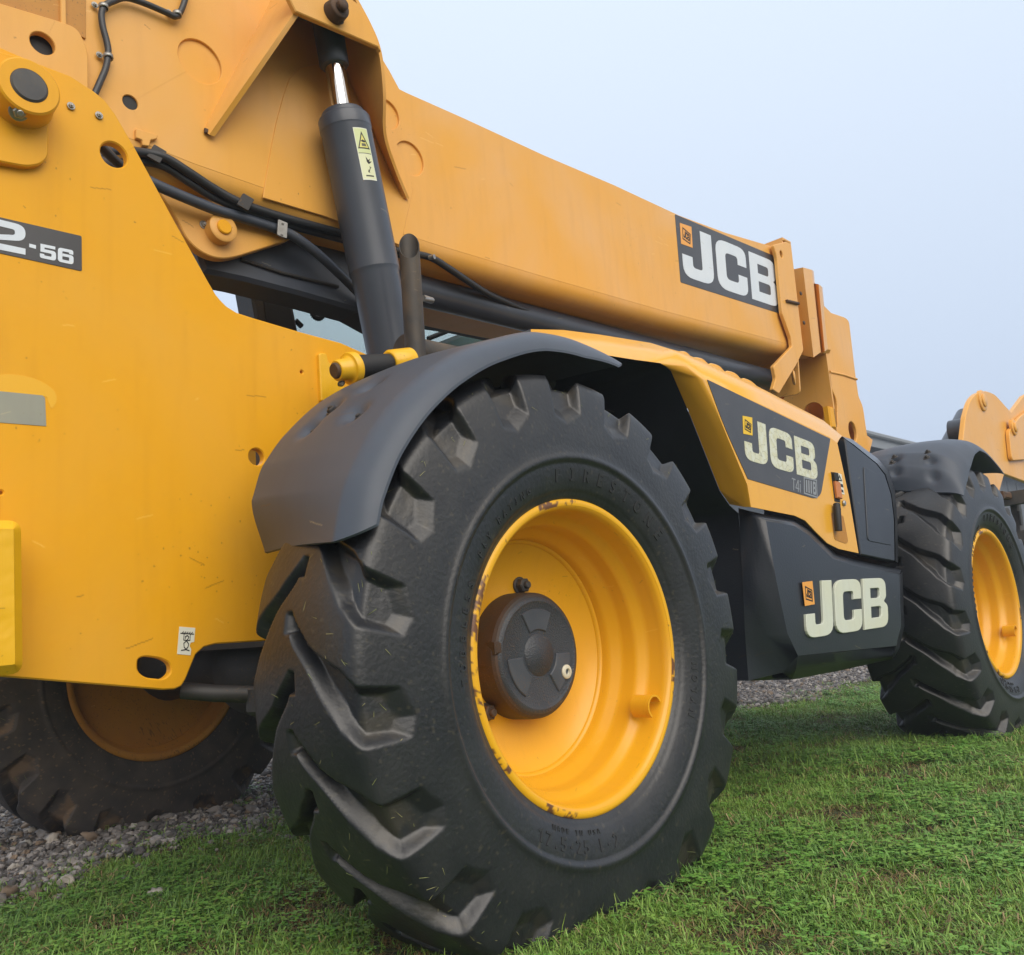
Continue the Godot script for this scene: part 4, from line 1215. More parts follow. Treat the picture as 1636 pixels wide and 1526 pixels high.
func guard_mesh(inner: Array, crease: Array, lip: Array, zc: float, dents: Array) -> ArrayMesh:  # each: start angle, end angle, radius keys
	var n := 190
	var cross := 64
	var rows := []
	var rows2 := []
	for i in n + 1:
		var s := float(i) / n
		var pts := []
		for side in [inner, crease, lip]:
			var ang: float = lerpf(side[0], side[1], s)
			var r: float = curve_at(ang, side[2])
			pts.append(Vector2(cos(deg_to_rad(ang)), sin(deg_to_rad(ang))) * r)
		var row := []
		var row2 := []
		for j in cross + 1:
			var u := float(j) / cross
			var p: Vector3
			if u < 0.7:
				var k := u / 0.7
				var q: Vector2 = pts[0].lerp(pts[1], k)
				q *= 1.0 + 0.012 * sin(k * PI)
				p = Vector3(q.x, q.y, lerpf(-0.42, zc, k))
			else:
				var k := (u - 0.7) / 0.3
				var q: Vector2 = pts[1].lerp(pts[2], k * k * 0.5 + k * 0.5)
				p = Vector3(q.x, q.y, lerpf(zc, 0.032, k + 0.6 * k * (1.0 - k)))
			var inward := -Vector3(p.x, p.y, 0).normalized()
			for d: Vector3 in dents:
				var w := p - d
				w -= inward * w.dot(inward)
				p += inward * 0.022 * exp(-w.length_squared() / 0.0007)
			row.append(p)
			row2.append(p + inward * 0.006)
		rows.append(row)
		rows2.append(row2)
	var st := begin()
	for i in n:
		strip3(st, rows[i], rows[i + 1], 1)
		strip3(st, rows2[i + 1], rows2[i], 2)
	strip3(st, rows2[0], rows[0], 3)
	strip3(st, rows[n], rows2[n], 4)
	strip3(st, rows.map(func(r): return r[cross]), rows2.map(func(r): return r[cross]), 5)
	strip3(st, rows2.map(func(r): return r[0]), rows.map(func(r): return r[0]), 6)
	return done(st)


func mudguards(t: Node3D) -> void:
	var hub := Vector3(0, HUB, 0)
	var dents := [Vector3(-0.473, 1.188, -0.283) - hub, Vector3(-0.509, 1.133, -0.3) - hub, Vector3(-0.408, 1.211, -0.2) - hub, Vector3(-0.506, 1.133, -0.138) - hub]
	var g := part("mudguard", guard_mesh([72.0, 154.0, [71, 0.767, 90, 0.765, 107, 0.757, 121, 0.745, 133, 0.732, 140, 0.722, 146.6, 0.698, 154.5, 0.613]], [70.5, 159.0, [71, 0.768, 84, 0.764, 94, 0.757, 106, 0.737, 121, 0.728, 135, 0.722, 148.6, 0.71, 159, 0.69]], [75.0, 155.3, [75, 0.72, 86, 0.70, 97, 0.697, 110, 0.684, 121, 0.678, 131, 0.674, 142, 0.669, 151, 0.66, 155.3, 0.652]], -0.03, dents), M.guard, t, at(hub))
	var bm := bolt_mesh(0.011)
	for d: Vector3 in dents:
		var out := Vector3(d.x, d.y, 0).normalized()
		part("bolt", bm, M.dark_steel, g, along(d - out * 0.026, d - out * 0.01))
	var fh := Vector3(BASE, HUB, 0)
	var fd := [Vector3(2.746, 1.349, -0.263) - fh, Vector3(2.687, 1.315, -0.257) - fh, Vector3(2.728, 1.341, -0.103) - fh, Vector3(2.659, 1.306, -0.09) - fh]
	var fp := [62.0, 121.0, [55, 0.80, 70, 0.805, 90, 0.815, 103, 0.808, 113, 0.80, 118, 0.76, 122, 0.66]]
	var f := part("mudguard", guard_mesh(fp, [58.0, 125.0, [55, 0.79, 70, 0.80, 88, 0.815, 102, 0.80, 112, 0.775, 118, 0.725, 125, 0.64]], [62.0, 126.6, [62.6, 0.722, 72.5, 0.722, 83.6, 0.732, 90.5, 0.735, 97, 0.718, 107.2, 0.668, 116, 0.631, 126.6, 0.611]], -0.1, fd), M.guard, t, at(fh))
	for d: Vector3 in fd:
		var out := Vector3(d.x, d.y, 0).normalized()
		part("bolt", bm, M.dark_steel, f, along(d - out * 0.026, d - out * 0.01))
	# rear flap of the front guard, tucked in behind the pod
	var st := begin()
	var s1 := []
	var s2 := []
	for i in 16:
		var a := deg_to_rad(lerpf(84.0, 132.0, i / 15.0))
		s1.append(Vector3(cos(a) * 0.80, sin(a) * 0.80, -0.42))
		s2.append(Vector3(cos(a) * 0.795, sin(a) * 0.795, -0.62))
	slab(st, s1, s2, Vector3(0, -0.006, 0))
	part("guard_flap", done(st), M.guard, f)


# ======================================================================= wheels
const PROFILE := [0, 0.662, 0.0498, 0.661, 0.0996, 0.657, 0.1369, 0.65, 0.1594, 0.643, 0.1718, 0.634, 0.1793, 0.618, 0.1859, 0.58, 0.1901, 0.54, 0.1926, 0.5, 0.1934, 0.468, 0.195, 0.454, 0.198, 0.447, 0.1971, 0.439, 0.1917, 0.433, 0.1897, 0.42, 0.1843, 0.395, 0.1768, 0.374, 0.171, 0.366, 0.1693, 0.362, 0.1627, 0.352, 0.1494, 0.335]


func groove(u: float, s: float, pitch: float) -> float:  # depth share of the lug pattern; u arc along the tread, s across from its middle
	if s < -0.03 or s > 0.30:
		return 0.0
	var f := clampf(s / 0.175, 0.0, 1.0)
	var centre := -0.15 * (1.0 - f) - 0.02 * clampf(0.5 - f, 0.0, 0.5) + maxf(0.0, s - 0.175) * 0.12
	var x := fposmod(u - centre + pitch / 2.0, pitch) - pitch / 2.0
	var half := lerpf(0.021, 0.053, clampf((f - 0.35) / 0.45, 0.0, 1.0))
	var side := half - absf(x)
	var tip := (0.290 - s) - absf(x - 0.008) * 0.45
	var heel := (s + 0.025) * 0.8
	if minf(minf(side, tip), heel) <= 0.0:
		return 0.0
	var wall := smoothstep(0.0, 1.0, clampf(side / minf(0.018 if x < 0.0 else 0.024, half * 0.6), 0.0, 1.0))
	return minf(minf(wall, clampf(tip / 0.034, 0.0, 1.0)), smoothstep(0.0, 1.0, clampf(heel / 0.02, 0.0, 1.0)))


func tyre_mesh() -> ArrayMesh:
	var rows := 210
	var cols := 1197
	var lugs := 19
	var pts := V(PROFILE)
	var acc := PackedFloat32Array([0.0])
	for i in range(1, pts.size()):
		acc.append(acc[i - 1] + pts[i].distance_to(pts[i - 1]))
	var total := acc[acc.size() - 1]
	var prof := []
	for j in rows + 1:
		var s := lerpf(-total, total, float(j) / rows)
		var a := absf(s)
		var k := 0
		while k < acc.size() - 2 and acc[k + 1] < a:
			k += 1
		var f := (a - acc[k]) / maxf(acc[k + 1] - acc[k], 1e-6)
		var p: Vector2 = pts[k].cubic_interpolate(pts[k + 1], pts[maxi(k - 1, 0)], pts[mini(k + 2, pts.size() - 1)], f) if k < pts.size() - 2 else pts[k].lerp(pts[k + 1], f)
		var tan := (pts[k + 1] - pts[k]).normalized()
		# blend the direction so that the pattern's floor stays smooth round the shoulder
		var ang := clampf((a - 0.125) / 0.11, 0.0, 1.0)
		var inward := Vector2(0, -1).slerp(Vector2(-1, -0.08).normalized(), ang)
		prof.append([Vector2(p.x * signf(s) if s != 0.0 else 0.0, p.y), Vector2(inward.x * signf(s), inward.y), s, 0.030 if a < 0.17 else lerpf(0.030, 0.016, clampf((a - 0.17) / 0.11, 0.0, 1.0))])
	var nz := noise(201, 9.0, 3)
	var nf := noise(202, 60.0, 2)
	var verts := PackedVector3Array()
	var cls := PackedColorArray()
	verts.resize((rows + 1) * cols)
	cls.resize((rows + 1) * cols)
	var pitch := TAU * 0.6 / lugs
	for i in cols:
		var th := TAU * i / cols
		var u := (th - deg_to_rad(91.0)) * 0.6
		var c := cos(th)
		var sn := sin(th)
		for j in rows + 1:
			var q: Array = prof[j]
			var s: float = q[2]
			var g: float = maxf(groove(u, s, pitch), groove(u + pitch / 2.0, -s, pitch))
			var p: Vector2 = q[0] + q[1] * (g * q[3])
			var v := Vector3(c * p.y, sn * p.y, p.x)
			if v.y < -0.598:
				var over := -0.598 - v.y
				v.y = -0.598 - over * 0.35
				v.z += signf(v.z) * over * 0.25
			var mud := nz.get_noise_3dv(v)
			var fleck := nf.get_noise_3dv(v)
			var col := Color(0.0105, 0.0125, 0.0175)
			col = col.lerp(Color(0.019, 0.021, 0.025), clampf(0.4 + mud, 0.0, 1.0))
			if g > 0.3:
				col = col.lerp(Color(0.06, 0.05, 0.036), clampf((mud + 0.05) * 1.2, 0.0, 0.45))
			if fleck > 0.55:
				col = col.lerp(Color(0.08, 0.07, 0.05), 0.4)
			verts[i * (rows + 1) + j] = v
			cls[i * (rows + 1) + j] = col * 4.0
	var idx := PackedInt32Array()
	var nrm := PackedVector3Array()
	nrm.resize(verts.size())
	for i in cols:
		var i2 := (i + 1) % cols
		for j in rows:
			var a := i * (rows + 1) + j
			var b := i2 * (rows + 1) + j
			idx.append_array([a, b, b + 1, a, b + 1, a + 1])
			var fn := (verts[b + 1] - verts[a]).cross(verts[a + 1] - verts[b])
			nrm[a] += fn
			nrm[b] += fn
			nrm[a + 1] += fn
			nrm[b + 1] += fn
	# outward is away from the ring's core
	var flip := 1.0 if nrm[rows / 2].dot(Vector3(verts[rows / 2].x, verts[rows / 2].y, 0)) > 0.0 else -1.0
	for k in nrm.size():
		nrm[k] = nrm[k].normalized() * flip
	if flip > 0.0:
		for k in range(0, idx.size(), 3):
			var x := idx[k + 1]
			idx[k + 1] = idx[k + 2]
			idx[k + 2] = x
	var arr := []
	arr.resize(Mesh.ARRAY_MAX)
	arr[Mesh.ARRAY_VERTEX] = verts
	arr[Mesh.ARRAY_NORMAL] = nrm
	arr[Mesh.ARRAY_COLOR] = cls
	arr[Mesh.ARRAY_INDEX] = idx
	var m := ArrayMesh.new()
	m.add_surface_from_arrays(Mesh.PRIMITIVE_TRIANGLES, arr)
	return m


func ring_text(st: SurfaceTool, text: String, deg: float, r: float, h: float, step: float, z: float, flip := false) -> void:
	var f := SystemFont.new()
	f.font_names = PackedStringArray(["Droid Sans"])
	f.font_weight = 600
	for i in text.length():
		if text[i] == " ":
			continue
		var tm := TextMesh.new()
		tm.font = f
		tm.text = text[i]
		tm.font_size = 32
		tm.pixel_size = h / 23.0
		tm.depth = 0.0022
		tm.curve_step = 4.0
		var a := deg_to_rad(deg - i * step * (-1.0 if flip else 1.0))
		var out := Vector3(cos(a), sin(a), 0) * (-1.0 if flip else 1.0)
		var right := out.cross(Vector3(0, 0, 1))
		var lean := (out + Vector3(0, 0, 0.21 * (-1.0 if flip else 1.0))).normalized()
		st.append_from(tm, 0, Transform3D(Basis(right, lean, right.cross(lean)), Vector3(cos(a), sin(a), 0) * r + Vector3(0, 0, z)))


func edge_mesh(dz: float) -> ArrayMesh:  # the flange's outermost band, chipped to rust in places
	var n := noise(620, 7.0, 3)
	var m := noise(621, 45.0, 3)
	var st := begin()
	st.set_smooth_group(1)
	var ring := [[0.3522, 0.183], [0.3545, 0.188], [0.3552, 0.193], [0.3540, 0.198], [0.3505, 0.2022], [0.346, 0.2046], [0.341, 0.2048], [0.336, 0.2034]]
	var segs := 540
	for k in segs:
		for r in ring.size() - 1:
			var quadp := []
			for c in [[k, r], [(k + 1) % segs, r], [(k + 1) % segs, r + 1], [k, r + 1]]:
				var a: float = TAU * c[0] / segs
				var p := Vector3(cos(a) * ring[c[1]][0], sin(a) * ring[c[1]][0], ring[c[1]][1] + dz)
				var wear := n.get_noise_3dv(p) + 0.5 * m.get_noise_3dv(p) + 0.22 * exp(-pow((a - 2.35) / 0.16, 2.0))
				var col := Color(0.80, 0.42, 0.012).lerp(Color(0.15, 0.065, 0.028), smoothstep(0.36, 0.42, wear))
				quadp.append([p, col])
			for q in [0, 1, 2, 0, 2, 3]:
				st.set_color(quadp[q][1])
				st.add_vertex(quadp[q][0])
	return done(st)


func make_wheel(t: Node3D) -> Node3D:  # built at the hub: z = 0 is the middle of the tyre
	var w := group_part("wheel", t)
	part("tyre", tyre_mesh(), M.tyre, w)
	var o := Vector3(0, 0, -0.039)
	# grass clippings stuck to the tread
	var tm: ArrayMesh = w.get_child(0).mesh
	var arr := tm.surface_get_arrays(0)
	var vs: PackedVector3Array = arr[Mesh.ARRAY_VERTEX]
	var ns: PackedVector3Array = arr[Mesh.ARRAY_NORMAL]
	var g := RandomNumberGenerator.new()
	g.seed = 77
	var bits := []
	while bits.size() < 420:
		var k := g.randi() % vs.size()
		var v := vs[k]
		if Vector2(v.x, v.y).length() < 0.56 or v.y < -0.55:
			continue
		var nn := ns[k].normalized()
		var d := nn.cross(Vector3(g.randfn(), g.randfn(), g.randfn())).normalized()
		var ln := g.randf_range(0.006, 0.024)
		bits.append([Transform3D(Basis(nn.cross(d) * 0.9, nn * ln, d * ln), v + nn * 0.0012), Color(0.30, 0.27, 0.13).lerp(Color(0.10, 0.16, 0.04), g.randf() * 0.8)])
	var cl := begin()
	cl.set_smooth_group(-1)
	tri(cl, Vector3(-0.0006, 0, -0.5), Vector3(0.0006, 0, -0.5), Vector3(0.0007, 0.03, 0.1))
	tri(cl, Vector3(-0.0006, 0, -0.5), Vector3(0.0007, 0.03, 0.1), Vector3(0.0, 0.08, 0.5))
	var mm := MultiMesh.new()
	mm.transform_format = MultiMesh.TRANSFORM_3D
	mm.use_colors = true
	mm.mesh = done(cl)
	mm.instance_count = bits.size()
	for i in bits.size():
		mm.set_instance_transform(i, bits[i][0])
		mm.set_instance_color(i, bits[i][1])
	var mi := MultiMeshInstance3D.new()
	mi.name = numbered("grass_clippings", w)
	mi.multimesh = mm
	M.clipping = mat(Color.WHITE, 0.7)
	M.clipping.vertex_color_use_as_albedo = true
	mi.material_override = M.clipping
	mi.set_meta("kind", "stuff")
	w.add_child(mi, true)
	# rim, from the outer flange in to the disc and back out to the inner flange
	var st := begin()
	lathe(st, [[0.345, 0.172, 0.352, 0.182, 0.3535, 0.192, 0.350, 0.201, 0.342, 0.204], [0.342, 0.204, 0.334, 0.202, 0.328, 0.194, 0.325, 0.18, 0.3235, 0.15, 0.318, 0.135, 0.305, 0.125, 0.301, 0.11, 0.300, 0.085, 0.296, 0.07, 0.282, 0.055, 0.278, 0.04, 0.276, 0.028], [0.276, 0.028, 0.270, 0.026, 0.268, 0.018], [0.268, 0.018, 0.25, 0.006, 0.215, -0.008, 0.175, -0.015, 0.14, -0.015]], 120, at(o))
	part("rim", done(st), M.rim_yellow, w)
	st = begin()
	lathe(st, [[0.345, -0.13, 0.352, -0.143, 0.353, -0.152, 0.346, -0.165, 0.334, -0.165, 0.322, -0.152], [0.322, -0.152, 0.318, -0.11, 0.305, -0.1, 0.302, -0.075], [0.302, -0.075, 0.2, -0.068, 0.0, -0.068]], 96)
	part("rim_back", done(st), M.rusty_yellow, w)
	part("rim_edge", edge_mesh(o.z), M.edge, w)
	# planetary hub
	st = begin()
	lathe(st, [[0.150, -0.015, 0.149, 0.03, 0.147, 0.048], [0.147, 0.048, 0.142, 0.055], [0.142, 0.055, 0.136, 0.058]], 64, at(o))
	part("hub_drum", done(st), M.hub_rust, w)
	st = begin()
	lathe(st, [[0.138, 0.055, 0.134, 0.0615, 0.126, 0.063], [0.126, 0.063, 0.118, 0.0595, 0.05, 0.0595], [0.05, 0.0595, 0.046, 0.064, 0.0, 0.064]], 64, at(o))
	part("hub_cap", done(st), M.hub_black, w)
	for k in 3:
		var p := PackedVector2Array()
		var a0 := deg_to_rad(62.0 + 120.0 * k)
		for i in 9:
			var a := a0 + deg_to_rad(56.0) * i / 8.0
			p.append(Vector2(cos(a), sin(a)) * 0.108)
		for i in 9:
			var a := a0 + deg_to_rad(56.0) * (8 - i) / 8.0
			p.append(Vector2(cos(a), sin(a)) * 0.058)
		part("hub_pad", plate_mesh(p, 0.0635, 0.006, 0.002), M.hub_pad, w, at(o))
	part("drain_plug", lathe_mesh([[0.017, 0.058, 0.017, 0.066], [0.017, 0.066, 0.014, 0.069, 0.008, 0.069], [0.008, 0.069, 0.007, 0.062, 0.0, 0.062]], 24, at(o + Vector3(0.088, -0.048, 0.0))), M.bone, w)
	part("lifting_lug", bar_mesh(Vector3(0.022, 0.028, 0.03), at(o + Vector3(-0.134, 0.025, 0.048)), 0.004), M.hub_rust, w)
	var nut := begin()
	lathe(nut, disc_strips(0.022, 0.0, 0.006, 0.002), 24)
	plate(nut, hexagon(0.0185), 0.024, 0.019, 0.003)
	lathe(nut, disc_strips(0.009, 0.02, 0.014, 0.002), 16)
	var nm := done(nut)
	for a: float in [81.0, 225.0]:
		part("wheel_nut", nm, M.pin_dark if a < 90.0 else M.rust_steel, w, at(o + Vector3(cos(deg_to_rad(a)) * 0.17, sin(deg_to_rad(a)) * 0.17, -0.014)))
	part("stud_hole", lathe_mesh(disc_strips(0.009, -0.016, 0.004, 0.0), 16, at(o + Vector3(0.178, -0.122, 0.0))), M.rubber_trim, w)
	# half-round valve guard welded in the barrel
	st = begin()
	var gx := along(Vector3(0.262, -0.150, 0.096), Vector3(0.262, -0.150, 0.2))
	var inner := []
	var inner2 := []
	var outer := []
	var outer2 := []
	for i in 15:
		var a := deg_to_rad(20.0 + i * 15.5)
		var d := Vector3(cos(a), sin(a), 0)
		inner.append(gx * (d * 0.024))
		inner2.append(gx * (d * 0.024 + Vector3(0, 0, 0.055)))
		outer.append(gx * (d * 0.029))
		outer2.append(gx * (d * 0.029 + Vector3(0, 0, 0.055)))
	strip3(st, inner, inner2, 1)
	strip3(st, outer2, outer, 2)
	strip3(st, inner2, outer2, 3)
	strip3(st, outer, inner, 4)
	part("valve_guard", done(st), M.rim_yellow, w)
	# moulded lettering on the lower sidewall
	st = begin()
	ring_text(st, "FIRESTONE", 100.0, 0.404, 0.030, 7.2, 0.1868)
	ring_text(st, "PLY RATING", 146.0, 0.394, 0.016, 3.4, 0.1845)
	ring_text(st, "TUBELESS", 184.0, 0.392, 0.018, 4.0, 0.184)
	ring_text(st, "17.5-25 L-2", 238.0, 0.405, 0.027, 3.5, 0.187, true)
	ring_text(st, "NYLON", 334.0, 0.405, 0.020, 4.2, 0.187, true)
	ring_text(st, "MADE IN USA", 244.0, 0.378, 0.011, 2.2, 0.179, true)
	part("moulded_lettering", st.commit(), M.tyre_print, w)
	return w


func wheels(t: Node3D) -> void:
	M.edge = mat(Color.WHITE, 0.42)
	M.edge.vertex_color_use_as_albedo = true
	var w := make_wheel(t)
	w.position = Vector3(0, HUB, -0.165)
	for k in 3:
		var c: Node3D = w.duplicate()
		c.name = numbered("wheel", t)
		t.add_child(c, true)
		c.position = [Vector3(BASE, HUB, -0.165), Vector3(0, HUB, -2.365), Vector3(BASE, HUB, -2.365)][k]
		if k != 1:  # the front tyres are broader
			var fat: Node3D = c.get_node("tyre")
			fat.scale.z = 1.22
			fat.position.z = -0.0435
			c.remove_child(c.get_node("grass_clippings"))
		if k > 0:
			c.rotation.y = PI
			c.get_node("tyre").material_override = M.dusty_tyre


# ======================================================================= carriage at the boom's end
func carriage(t: Node3D) -> void:
	var h := group_part("quick_hitch", t)
	var z := -0.45
	part("hitch_plate", plate_mesh(rounded([4.283, 1.37, 4.436, 1.543, 4.628, 1.792, 4.778, 1.918, 4.948, 1.993, 5.18, 2.044, 5.399, 2.046, 5.75, 1.953, 6.199, 2.145, 7.758, 2.548, 7.349, 1.354, 5.297, 1.452, 4.945, 1.2, 4.395, 1.257], [0.0, 0.0, 0.02, 0.08, 0.08, 0.08, 0.06, 0.01, 0.02, 0.0, 0.0, 0.0, 0.0, 0.0]), z, 0.03, 0.004), M.hazed_boom_yellow, h)
	part("hitch_plate", plate_mesh(rounded([5.477, 1.774, 5.828, 1.918, 6.652, 2.163, 6.851, 1.864, 5.87, 1.597, 5.429, 1.552], 0.05), z + 0.03, 0.025, 0.004), M.hazed_boom_yellow, h)
	for p in [Vector3(5.041, 1.95, -0.44), Vector3(5.597, 1.812, -0.41)]:
		var big: float = 1.0 if p.z < -0.43 else 0.8
		part("hitch_pin", lathe_mesh([[0.075 * big, -0.02, 0.075 * big, 0.0], [0.075 * big, 0.0, 0.071 * big, 0.004, 0.046 * big, 0.004], [0.046 * big, 0.004, 0.046 * big, 0.012], [0.046 * big, 0.012, 0.042 * big, 0.015, 0.0, 0.015]], 36, at(p)), M.hazed_boom_yellow, h)
	part("hitch_plate", plate_mesh(V([4.628, 1.792, 4.948, 1.993, 5.399, 2.046, 5.75, 1.953, 5.297, 1.452, 4.415, 1.299]), -1.5, 0.03, 0.004), M.hazed_boom_yellow, h)
	part("tilt_ram", tube_mesh([Vector3(4.742, 1.509, -0.7), Vector3(5.054, 1.7, -0.7), Vector3(5.485, 1.952, -0.7)], 0.06, 18), M.hazed_black_paint, h)
	part("tilt_ram_eye", lathe_mesh(disc_strips(0.09, -0.05, 0.1, 0.01), 24, at(Vector3(5.016, 1.762, -0.62))), M.hazed_black_paint, h)
	var f := group_part("fork_carriage", t)
	part("carriage_upright", bar_mesh(Vector3(0.08, 0.42, 0.05), Transform3D(Basis(Vector3.FORWARD, 0.06), Vector3(5.237, 1.074, -0.4)), 0.01), M.pin_dark, f)
	part("carriage_rail", bar_mesh(Vector3(0.1, 0.09, 2.0), at(Vector3(5.107, 1.26, -0.4) + Vector3(0.05, 0, -0.85)), 0.01), M.pin_dark, f)
	part("carriage_rail", bar_mesh(Vector3(0.1, 0.1, 2.0), at(Vector3(5.14, 0.985, -0.4) + Vector3(0.05, 0, -0.9)), 0.01), M.pin_dark, f)
	part("carriage_slot", bar_mesh(Vector3(0.03, 0.1, 0.012), at(Vector3(5.178, 1.12, -0.37)), 0.002), M.rubber_trim, f)
	part("carriage_stop", bar_mesh(Vector3(0.16, 0.05, 0.06), at(Vector3(4.999, 1.272, -0.4)), 0.01), M.rust_steel, f)


# ======================================================================= loose ground cover
func rock_mesh(seed_: int, rough: float) -> ArrayMesh:
	var n := noise(seed_, 0.9, 2)
	var st := begin()
	st.set_smooth_group(1)
	var lat := 6
	var lon := 9
	var pt := func(i: int, j: int) -> Vector3:
		var a := PI * i / lat
		var b := TAU * (j % lon) / lon
		var d := Vector3(sin(a) * cos(b), cos(a) * 0.55, sin(a) * sin(b) * 0.78)
		return d * (0.5 + rough * n.get_noise_3dv(d * 1.7))
	for i in lat:
		for j in lon:
			quad(st, pt.call(i, j), pt.call(i, j + 1), pt.call(i + 1, j + 1), pt.call(i + 1, j))
	return done(st)


func scatter(called: String, mesh: Mesh, m: Material, list: Array, label: String, category: String) -> void:
	var mm := MultiMesh.new()
	mm.transform_format = MultiMesh.TRANSFORM_3D
	mm.use_colors = true
	mm.mesh = mesh
	mm.instance_count = list.size()
	for i in list.size():
		mm.set_instance_transform(i, list[i][0])
		mm.set_instance_color(i, list[i][1])
	var o := MultiMeshInstance3D.new()
	o.name = numbered(called, self)
	o.multimesh = mm
	o.material_override = m
	add_child(o, true)
	tag(o, label, category, "", "stuff")


func gravel() -> void:
	var sm := mat(Color.WHITE, 0.75)
	sm.vertex_color_use_as_albedo = true
	var lists := [[], [], []]
	var g := RandomNumberGenerator.new()
	g.seed = 41
	var zones := [[-2.2, 1.4, -4.6, -1.3, 44000], [1.4, 8.5, -4.4, -1.6, 34000]]
	for q in zones:
		for i in q[4]:
			var x := g.randf_range(q[0], q[1])
			var zz := g.randf_range(q[2], q[3])
			var e := edge_of_lawn(x) - zz
			if e < 0.0 and g.randf() > exp(e * 9.0) * 0.5:
				continue
			var s := 0.005 + 0.019 * pow(g.randf(), 3.2)
			if g.randf() < 0.012:
				s = g.randf_range(0.028, 0.042)
			var b := Basis.from_euler(Vector3(g.randf_range(-0.5, 0.5), g.randf() * TAU, g.randf_range(-0.5, 0.5))).scaled(Vector3.ONE * s * 1.5)
			var v := g.randf()
			var c := Color(0.10, 0.093, 0.092).lerp(Color(0.40, 0.375, 0.365), v * v)
			if g.randf() < 0.10:
				c = Color(0.44, 0.41, 0.37)
			elif g.randf() < 0.12:
				c = Color(0.25, 0.19, 0.14)
			lists[i % 3].append([Transform3D(b, Vector3(x, soil(x, zz) + 0.006 + s * 0.15, zz)), c * g.randf_range(0.75, 1.1)])
	for k in 3:
		scatter("gravel", rock_mesh(300 + k, 0.62), sm, lists[k], "loose grey and tan gravel stones beyond the lawn edge", "gravel")
	# the few larger pale stones that lie singly in the turf
	var pale := mat(lin(0.42, 0.41, 0.38), 0.7)
	var places := [[Vector3(-0.484, 0.045, -1.142), 0.045, "pale stone in the grass left of the near rear tyre"], [Vector3(-0.481, 0.045, -2.197), 0.05, "cream stone at the gravel edge by the far rear wheel"], [Vector3(-0.140, 0.045, -2.108), 0.04, "rounded grey stone lying in gravel below the far rear tyre"]]
	for i in places.size():
		var o := part("stone", rock_mesh(310 + i, 0.3), pale, self, Transform3D(Basis(Vector3.UP, i * 1.3).scaled(Vector3.ONE * places[i][1]), places[i][0]))
		tag(o, places[i][2], "stone", "pale stones lying in the grass")


func blade(st: SurfaceTool, root: Vector3, yaw: float, h: float, w: float, flat: float, bend: float) -> void:  # h: length; flat: 0 upright, 1 lying
	var d := Vector3(cos(yaw), 0, sin(yaw))
	var s := Vector3(-d.z, 0, d.x) * w
	var tilt := flat * 1.35
	var p1 := root + (Vector3.UP * cos(tilt * 0.75) + d * sin(tilt * 0.75)) * h * 0.5
	var tip := tilt + bend
	var p2 := p1 + (Vector3.UP * cos(tip) + d * sin(tip)) * h * 0.5
	p2.y = maxf(p2.y, 0.003)
	tri(st, root - s * 0.7, root + s * 0.7, p1 + s)
	tri(st, root - s * 0.7, p1 + s, p1 - s)
	tri(st, p1 - s, p1 + s, p2)


func tuft(seed_: int, count: int, spread: float, h: float, w: float, flat: float) -> ArrayMesh:
	var g := RandomNumberGenerator.new()
	g.seed = seed_
	var st := begin()
	st.set_smooth_group(-1)
	for i in count:
		var a := g.randf() * TAU
		var r := spread * sqrt(g.randf())
		var v := g.randf_range(0.55, 1.35)
		st.set_color(Color(v * g.randf_range(0.85, 1.3), v, v * g.randf_range(0.6, 1.2)))
		blade(st, Vector3(cos(a) * r, 0, sin(a) * r), g.randf() * TAU, h * g.randf_range(0.45, 1.2), w * g.randf_range(0.6, 1.3), clampf(flat * g.randf_range(0.4, 1.5), 0.0, 0.95), g.randf_range(0.1, 0.9))
	return done(st)


func clover(seed_: int) -> ArrayMesh:
	var g := RandomNumberGenerator.new()
	g.seed = seed_
	var st := begin()
	st.set_smooth_group(-1)
	for i in 7:
		var a := g.randf() * TAU
		var v := g.randf_range(0.7, 1.3)
		st.set_color(Color(v * g.randf_range(0.8, 1.3), v, v))
		var c := Vector3(cos(a), 0, sin(a)) * 0.03 * sqrt(g.randf()) + Vector3(0, g.randf_range(0.010, 0.026), 0)
		var y := g.randf() * TAU
		for k in 3:
			var d := Vector3(cos(y + k * TAU / 3), g.randf_range(-0.15, 0.25), sin(y + k * TAU / 3))
			var s := Vector3(-d.z, 0, d.x)
			var r := g.randf_range(0.0045, 0.0065)
			var p := [c, c + d * r * 0.8 + s * r * 0.62, c + d * r * 1.7 + s * r * 0.55, c + d * r * 1.65 - s * r * 0.55, c + d * r * 0.8 - s * r * 0.62]
			tri(st, p[0], p[1], p[2])
			tri(st, p[0], p[2], p[3])
			tri(st, p[0], p[3], p[4])
	return done(st)


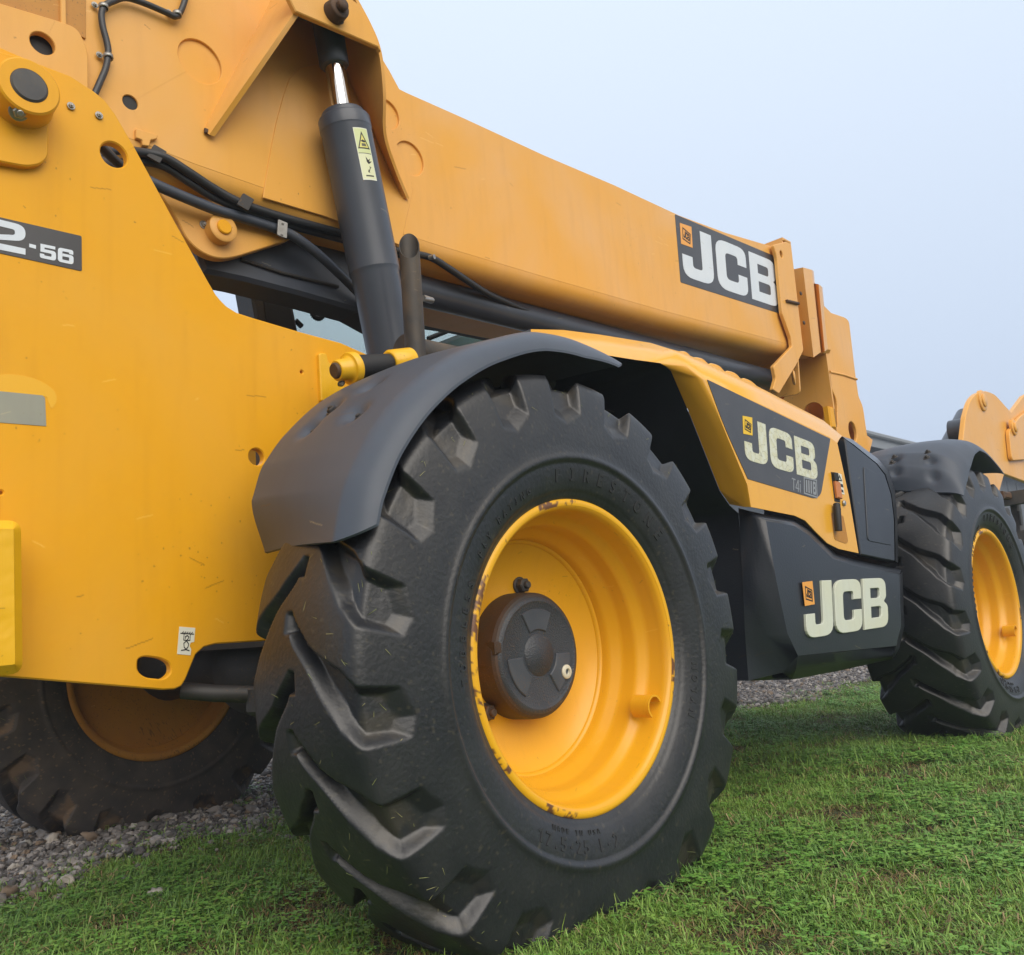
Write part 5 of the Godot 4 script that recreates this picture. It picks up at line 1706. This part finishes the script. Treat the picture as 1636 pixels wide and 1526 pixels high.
func grass() -> void:
	var gm := mat(Color.WHITE, 0.6)
	gm.vertex_color_use_as_albedo = true
	gm.cull_mode = BaseMaterial3D.CULL_DISABLED
	gm.backlight_enabled = true
	gm.backlight = lin(0.07, 0.11, 0.02)
	var patch := noise(400, 0.9, 3)
	var dry := noise(401, 2.4, 3)
	var g := RandomNumberGenerator.new()
	g.seed = 43
	var lists := [[], [], [], [], []]
	var zones := [[-1.7, 1.6, -2.0, 1.1, 46000, 1.0], [1.6, 4.6, -2.2, 2.2, 36000, 1.15], [4.6, 9.0, -2.2, 4.0, 18000, 1.5], [-3.2, 3.0, 1.1, 3.2, 15000, 1.2], [9.0, 22.0, -2.0, 9.0, 16000, 2.4], [3.0, 9.0, 2.2, 7.0, 9000, 1.8], [-0.9, 0.6, -2.75, -1.7, 1500, 0.8]]
	for q in zones:
		for i in q[4]:
			var x := g.randf_range(q[0], q[1])
			var zz := g.randf_range(q[2], q[3])
			var e := zz - edge_of_lawn(x)
			var pv := patch.get_noise_2d(x, zz)
			var dv := dry.get_noise_2d(x, zz)
			if q[5] != 0.8:
				if g.randf() > clampf(0.5 + e * 2.2, 0.0, 1.0):
					continue
			elif pv < 0.0:
				continue
			if dv > 0.28 and g.randf() < 0.65:
				continue
			# tyres keep the blades out
			if absf(zz + 0.2) < 0.2 and (absf(x) < 0.28 or absf(x - BASE) < 0.28):
				continue
			var s: float = q[5] * g.randf_range(0.7, 1.25) * (1.0 + 0.35 * pv)
			var b := Basis(Vector3.UP, g.randf() * TAU).scaled(Vector3(s, s * g.randf_range(0.75, 1.2), s))
			var c := Color(0.145, 0.31, 0.035).lerp(Color(0.27, 0.44, 0.10), g.randf())
			c = c.lerp(Color(0.10, 0.26, 0.06), clampf(pv + 0.2, 0.0, 0.6))
			var kind := 0 if g.randf() < 0.72 else 1
			if g.randf() < 0.12 + clampf(dv, 0.0, 0.5):
				c = Color(0.24, 0.18, 0.085).lerp(Color(0.15, 0.11, 0.05), g.randf())
				kind = 1
			elif g.randf() < 0.05 + clampf(pv, 0.0, 0.3) * 0.35:
				kind = 2
				c = Color(0.13, 0.32, 0.04).lerp(Color(0.22, 0.40, 0.07), g.randf())
			elif g.randf() < 0.035:
				kind = 3
			elif g.randf() < 0.05:
				kind = 4
				c = Color(0.40, 0.32, 0.17).lerp(Color(0.28, 0.20, 0.10), g.randf())
			lists[kind].append([Transform3D(b, Vector3(x, soil(x, zz) - 0.002, zz)), c])
	for k in 3:
		scatter("grass", tuft(501 + k * 10, 12, 0.029, 0.034, 0.0015, 0.68), gm, lists[0].filter(func(q): return int(absf(q[0].origin.x) * 7919.0) % 3 == k), "short green lawn grass in front of the wheels", "grass")
	scatter("grass", tuft(502, 12, 0.032, 0.036, 0.0013, 0.85), gm, lists[1], "short green and withered blades low in the lawn", "grass")
	scatter("clover", clover(503), gm, lists[2], "small clover leaves spread through the lawn", "clover")
	scatter("straw", tuft(505, 3, 0.04, 0.085, 0.0011, 0.95), gm, lists[4], "pale dead stalks lying in the lawn", "straw")
	scatter("grass", tuft(504, 4, 0.02, 0.085, 0.0012, 0.4), gm, lists[3], "longer grass stalks standing out of the lawn", "grass")
